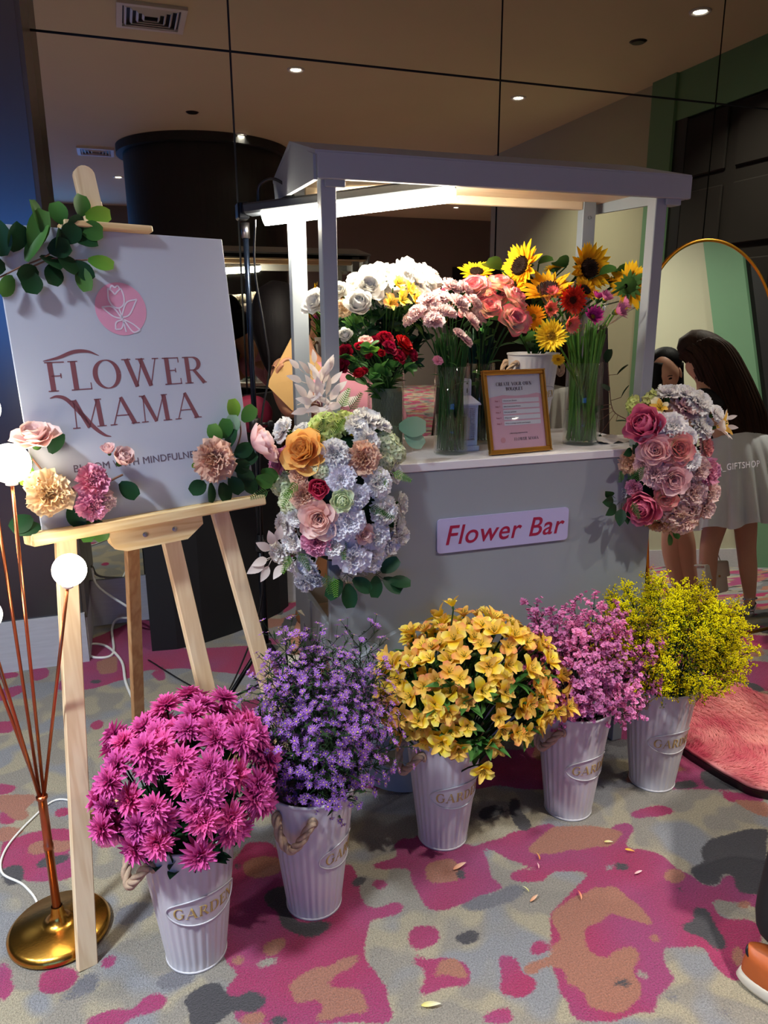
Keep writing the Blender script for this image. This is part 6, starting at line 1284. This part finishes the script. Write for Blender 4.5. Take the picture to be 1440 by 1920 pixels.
# kraft paper
q = [atY(500, 722, 2.79), atY(549, 628, 2.84), atY(612, 700, 2.87), atY(548, 770, 2.82)]; V = np.array(q+[a+np.array([0, .004, 0]) for a in q]); pass
solid('kraft_paper', MB().add(V, [(0, 1, 2, 3), (7, 6, 5, 4)]+[(i, i+4, (i+1) % 4+4, (i+1) % 4) for i in range(4)]), plain('kraft_brown', (184, 146, 92), .8), 'sheet of brown kraft paper held behind the left cart posts', 'paper')
# pink-red bag seen beside the tripod
bg = MB().sph((.475, 3.0, 1.09), (.085, .05, .075), 28, 18); tag(bg.build('ribbon_roll', plain('wine_red_cloth', (120, 14, 50), .7), None), 'round wine red bundle behind the tripod pole', 'bundle')

# visitor standing at the near right, only the feet in view
vis = empty('person', (1.36, .98, 0), 'person in black trousers and orange sneakers at the right edge, feet only', 'person')
nd = {'hip': ((1.56, .98, .90), (.11, .12)), 'belly': ((1.58, .97, 1.06), (.10, .12)), 'chest': ((1.59, .96, 1.24), (.11, .13)), 'neck': ((1.59, .95, 1.40), .05), 'headb': ((1.60, .94, 1.48), .07), 'headt': ((1.60, .94, 1.58), .07),
      'shL': ((1.66, 1.10, 1.33), .05), 'elL': ((1.70, 1.14, 1.08), .038), 'wrL': ((1.66, 1.06, .86), .026), 'shR': ((1.56, .80, 1.33), .05), 'elR': ((1.58, .74, 1.08), .038), 'wrR': ((1.60, .78, .86), .026),
      'thL': ((1.50, 1.03, .80), .085), 'knL': ((1.38, 1.05, .48), .055), 'anL': ((1.285, 1.00, .11), .038), 'toL': ((1.33, .92, .05), .034), 'thR': ((1.60, .90, .80), .085), 'knR': ((1.60, 1.10, .48), .055), 'anR': ((1.61, 1.27, .11), .038), 'toR': ((1.66, 1.19, .05), .034)}
ed = [e_ for e_ in ed if not any(k_[0] in 'ab' and k_[1:2] in 'p01234t' and len(k_) <= 3 and k_ not in ('anL', 'anR') for k_ in e_)]
ed = [('hip','belly'),('belly','chest'),('chest','neck'),('neck','headb'),('headb','headt'),('chest','shL'),('shL','elL'),('elL','wrL'),('chest','shR'),('shR','elR'),('elR','wrR'),('hip','thL'),('thL','knL'),('knL','anL'),('anL','toL'),('hip','thR'),('thR','knR'),('knR','anR'),('anR','toR')]
hand(nd, ed, 'wrL', (1.65, 1.05, .80), (0, 0, -1), (0, -1, 0), (1, 0, 0), .3, 1.0, 'a'); hand(nd, ed, 'wrR', (1.61, .79, .80), (0, 0, -1), (0, 1, 0), (1, 0, 0), .3, 1.0, 'b')
skin('body', nd, ed, SKIN, vis); BLK = plain('black_cloth', (20, 20, 23), .8, var=.15)
tr_ = sub_(['hip', 'thL', 'knL', 'thR', 'knR']); tr_['anL'] = ((1.262, 1.000, .090), .072); tr_['anR'] = ((1.61, 1.27, .125), .056)
skin('trousers', tr_, [('hip','thL'),('thL','knL'),('knL','anL'),('hip','thR'),('thR','knR'),('knR','anR')], BLK, vis)
sh = sub_(['chest', 'belly', 'hip', 'shL', 'shR', 'elL', 'elR']); skin('shirt', sh, [('chest','belly'),('belly','hip'),('chest','shL'),('shL','elL'),('chest','shR'),('shR','elR')], BLK, vis)
Mh = head_mesh((1.61, .93, 1.56), (-.6, .8, 0), (0, 0, 1), 1.0, vis, SKIN); MB().sph((1.617, .92, 1.585), (.085, .085, .105), 24, 16).build('hair', HAIRB, vis)
OR = plain('orange_leather', (186, 92, 40), .5, var=.1, nscale=60, bump=.2)
shoe(vis, (1.205, 1.045, 0), (1.358, .825, 0), OR, WS, w=.056, h=.075); shoe(vis, (1.565, 1.31, 0), (1.70, 1.10, 0), OR, WS, w=.05, h=.075)

# two women standing to the right of the frame, seen in the arched mirror
Bq = np.array([Bm[0], Bm[1], .006])
def mir(x, y, depthpt):
    """point on the real side of the arched mirror that shows at photo pixel x, y, at the distance of depthpt"""
    r = ray(x, y); t = ((Bq-CC)@dN)/(r@dN); P = CC+r*t; rr = r-2*(r@dN)*dN; h_ = np.array([rr[0], rr[1], 0]); h_ /= np.linalg.norm(h_)
    return P+rr*(((np.array(depthpt)-P)@h_)/(rr@h_))
def mfoot(x, y):
    r = ray(x, y); t = ((Bq-CC)@dN)/(r@dN); P = CC+r*t; rr = r-2*(r@dN)*dN; return P+rr*(-P[2]/rr[2])
fA = mfoot(1402, 1152); 
def G(x, y, off=0.0): return mir(x, y, fA+np.array([0, off, 0]))
wa = empty('person', tuple(fA), 'person with long brown hair, white tulle skirt and silver heels in the arched mirror', 'person')
K = lambda x, y, r, off=0.0: (G(x, y, off), r)
nd = {'hip': K(1385, 880, (.12, .10)), 'belly': K(1370, 820, .10), 'chest': K(1345, 750, .115), 'neck': K(1322, 705, .05), 'headb': K(1308, 690, .07), 'headt': K(1300, 668, .07),
      'shL': K(1320, 745, .05, .12), 'elL': K(1300, 800, .036, .15), 'wrL': K(1275, 790, .025, .2), 'shR': K(1365, 740, .05, -.1), 'elR': K(1372, 800, .036, -.14), 'wrR': K(1350, 850, .025, -.1),
      'thL': K(1395, 940, .080), 'knL': K(1398, 1030, .052), 'caL': K(1402, 1070, .050), 'anL': K(1405, 1122, .030), 'toL': K(1400, 1150, .028, .1), 'thR': K(1350, 940, .080, .08), 'knR': K(1328, 1030, .052, .1), 'caR': K(1326, 1075, .048, .1), 'anR': K(1330, 1120, .030, .1), 'toR': K(1322, 1146, .028, .2)}
ed = [('hip','belly'),('belly','chest'),('chest','neck'),('neck','headb'),('headb','headt'),('chest','shL'),('shL','elL'),('elL','wrL'),('chest','shR'),('shR','elR'),('elR','wrR'),('hip','thL'),('thL','knL'),('knL','caL'),('caL','anL'),('anL','toL'),('hip','thR'),('thR','knR'),('knR','caR'),('caR','anR'),('anR','toR')]
skin('body', nd, ed, SKIN2, wa)
sub2 = lambda keys, f=1.12, add=.012: {k_: (nd[k_][0], tuple(np.array(nd[k_][1])*f+add) if not np.isscalar(nd[k_][1]) else nd[k_][1]*f+add) for k_ in keys}
skin('top', sub2(['chest', 'belly', 'hip', 'shL', 'shR', 'elL', 'elR']), [('chest','belly'),('belly','hip'),('chest','shL'),('shL','elL'),('chest','shR'),('shR','elR')], BLK, wa)
# tulle skirt: gathered cone
wc, hc_ = G(1378, 815), G(1385, 980); m = MB(); n = 160; rows = 14; V = []
for i in range(rows):
    t = i/(rows-1); c = wc*(1-t)+hc_*t; R_0 = .13+.17*t**.6
    for j in range(n):
        a = j/n*2*PI; f = 1+.10*t*math.sin(a*17+math.sin(a*3)*2)+.03*t*math.sin(a*41); V.append((c[0]+R_0*f*math.cos(a), c[1]+R_0*f*math.sin(a), c[2]+.012*math.sin(a*9)*t))
m.add(V, [(i*n+j, i*n+(j+1) % n, (i+1)*n+(j+1) % n, (i+1)*n+j) for i in range(rows-1) for j in range(n)]); m.build('skirt', plain('white_tulle', (212, 214, 220), .8, var=.05, nscale=14), wa)
# hair: long curtain
m = MB(); Ph = smooth_path([G(1296, 672), G(1300, 652), G(1330, 668), G(1358, 720), G(1378, 770), G(1392, 815), G(1400, 850)], 6); rr_ = np.interp(np.linspace(0, 1, len(Ph)), [0, .15, .4, .75, 1], [.04, .095, .115, .13, .10]); m.tube(Ph, rr_, 40)
for i in range(90):
    a = RS.rand()*6.28; k0 = 8; Q = Ph[k0:]+np.array([math.cos(a), math.sin(a), .3*math.sin(a)])*rr_[k0:, None]*1.0; Q = np.vstack([Q, Q[-1]+np.array([0, 0, -.03-.06*RS.rand()])]); m.tube(Q, np.linspace(.010, .003, len(Q)), 5)
m.build('hair', HAIRN, wa)
SIL = plain('silver_leather', (196, 196, 202), .2, .9)
for an, to in (('anL', 'toL'), ('anR', 'toR')):
    A_, T_ = nd[an][0], nd[to][0]; gz = .012; hp = np.array([A_[0], A_[1], 0])-(T_-A_)*np.array([.35, .35, 0]); 
    s0 = MB().tube([hp+np.array([0, 0, A_[2]*.6]), hp+np.array([0, 0, .0])], [.012, .006], 10).tube([hp+np.array([0, 0, A_[2]*.62]), (A_*np.array([1, 1, .55])), np.array([T_[0], T_[1], .03]), np.array([T_[0], T_[1], .02])+(T_-A_)*np.array([.4, .4, 0])], [.024, .026, .034, .02], 12).lathe([(.034, .0), (.036, .02), (.034, .028)], 20, (T_[0], T_[1], 0)).build('heeled_shoe', SIL, wa)
    MB().lathe([(.036, -.004), (.038, 0), (.036, .004)], 24, tuple(A_)).build('ankle_strap', SIL, s0)
# white handbag with a strap
bgc = G(1335, 1085, .05); hb = empty('handbag', tuple(bgc), 'white flap handbag hanging in front of the legs, seen in the arched mirror', 'bag')
MB().box(bgc, (.17, .07, .16), bev=.012).build('bag_body', plain('white_leather', (214, 208, 196), .5, var=.04), hb); MB().box(bgc+np.array([0, .036, .045]), (.19, .012, .085), bev=.005).box(bgc+np.array([0, .0, .084]), (.18, .08, .01), bev=.004).build('flap', MATS['white_leather'], hb)
MB().sph(bgc+np.array([0, .046, .015]), .006).build('clasp', GOLD, hb); MB().tube([bgc+np.array([-.08, 0, .085]), G(1322, 975, .05), bgc+np.array([.08, 0, .085])], .0025, 6).build('strap', MATS['white_leather'], hb)
fB = mfoot(1285, 1140)
def H(x, y, off=0.0): return mir(x, y, fB+np.array([0, off, 0]))
wb_ = empty('person', tuple(fB), 'person with dark hair leaning in at the left edge of the arched mirror', 'person')
K = lambda x, y, r, off=0.0: (H(x, y, off), r)
nd = {'hip': K(1270, 930, .12), 'belly': K(1262, 860, .11), 'chest': K(1252, 790, .12), 'neck': K(1248, 740, .055), 'headb': K(1247, 712, .07), 'headt': K(1246, 692, .07), 'shL': K(1285, 770, .055), 'elL': K(1295, 830, .04), 'wrL': K(1285, 870, .028), 'shR': K(1222, 770, .055), 'elR': K(1215, 830, .04), 'wrR': K(1222, 880, .028),
      'thL': K(1278, 985, .09), 'knL': K(1285, 1050, .062), 'anL': K(1300, 1125, .042), 'toL': K(1300, 1145, .035, .12), 'thR': K(1258, 985, .09), 'knR': K(1262, 1050, .062), 'anR': K(1280, 1122, .042), 'toR': K(1280, 1142, .035, .12)}
ed = [('hip','belly'),('belly','chest'),('chest','neck'),('neck','headb'),('headb','headt'),('chest','shL'),('shL','elL'),('elL','wrL'),('chest','shR'),('shR','elR'),('elR','wrR'),('hip','thL'),('thL','knL'),('knL','anL'),('anL','toL'),('hip','thR'),('thR','knR'),('knR','anR'),('anR','toR')]
skin('body', nd, ed, SKIN2, wb_); skin('dress', sub2(['chest', 'belly', 'hip', 'shL', 'shR', 'thL', 'thR']), [('chest','belly'),('belly','hip'),('chest','shL'),('chest','shR'),('hip','thL'),('hip','thR')], BLK, wb_)
hc2 = H(1247, 702); tow = Bq-hc2; tow[2] = -.9; Mh = head_mesh(hc2, tow, (0, 0, 1), 1.15, wb_, SKIN2)
bk = -np.array([tow[0], tow[1], 0])/np.linalg.norm(tow[:2]); MB().sph(hc2+bk*.012+np.array([0, 0, .075]), (.100, .100, .090), 28, 18).tube(smooth_path([hc2+np.array([.075, .02, .06]), hc2+np.array([.092, .0, -.06]), hc2+np.array([.09, .0, -.25])]), np.linspace(.045, .03, 13), 16).tube(smooth_path([hc2+np.array([-.075, .02, .06]), hc2+np.array([-.092, .0, -.06]), hc2+np.array([-.09, .0, -.25])]), np.linspace(.045, .03, 13), 16).tube(smooth_path([hc2+bk*.05, hc2+bk*.07+np.array([0, 0, -.15]), hc2+bk*.08+np.array([0, 0, -.34])]), np.linspace(.095, .05, 13), 24).build('hair', HAIRB, wb_)
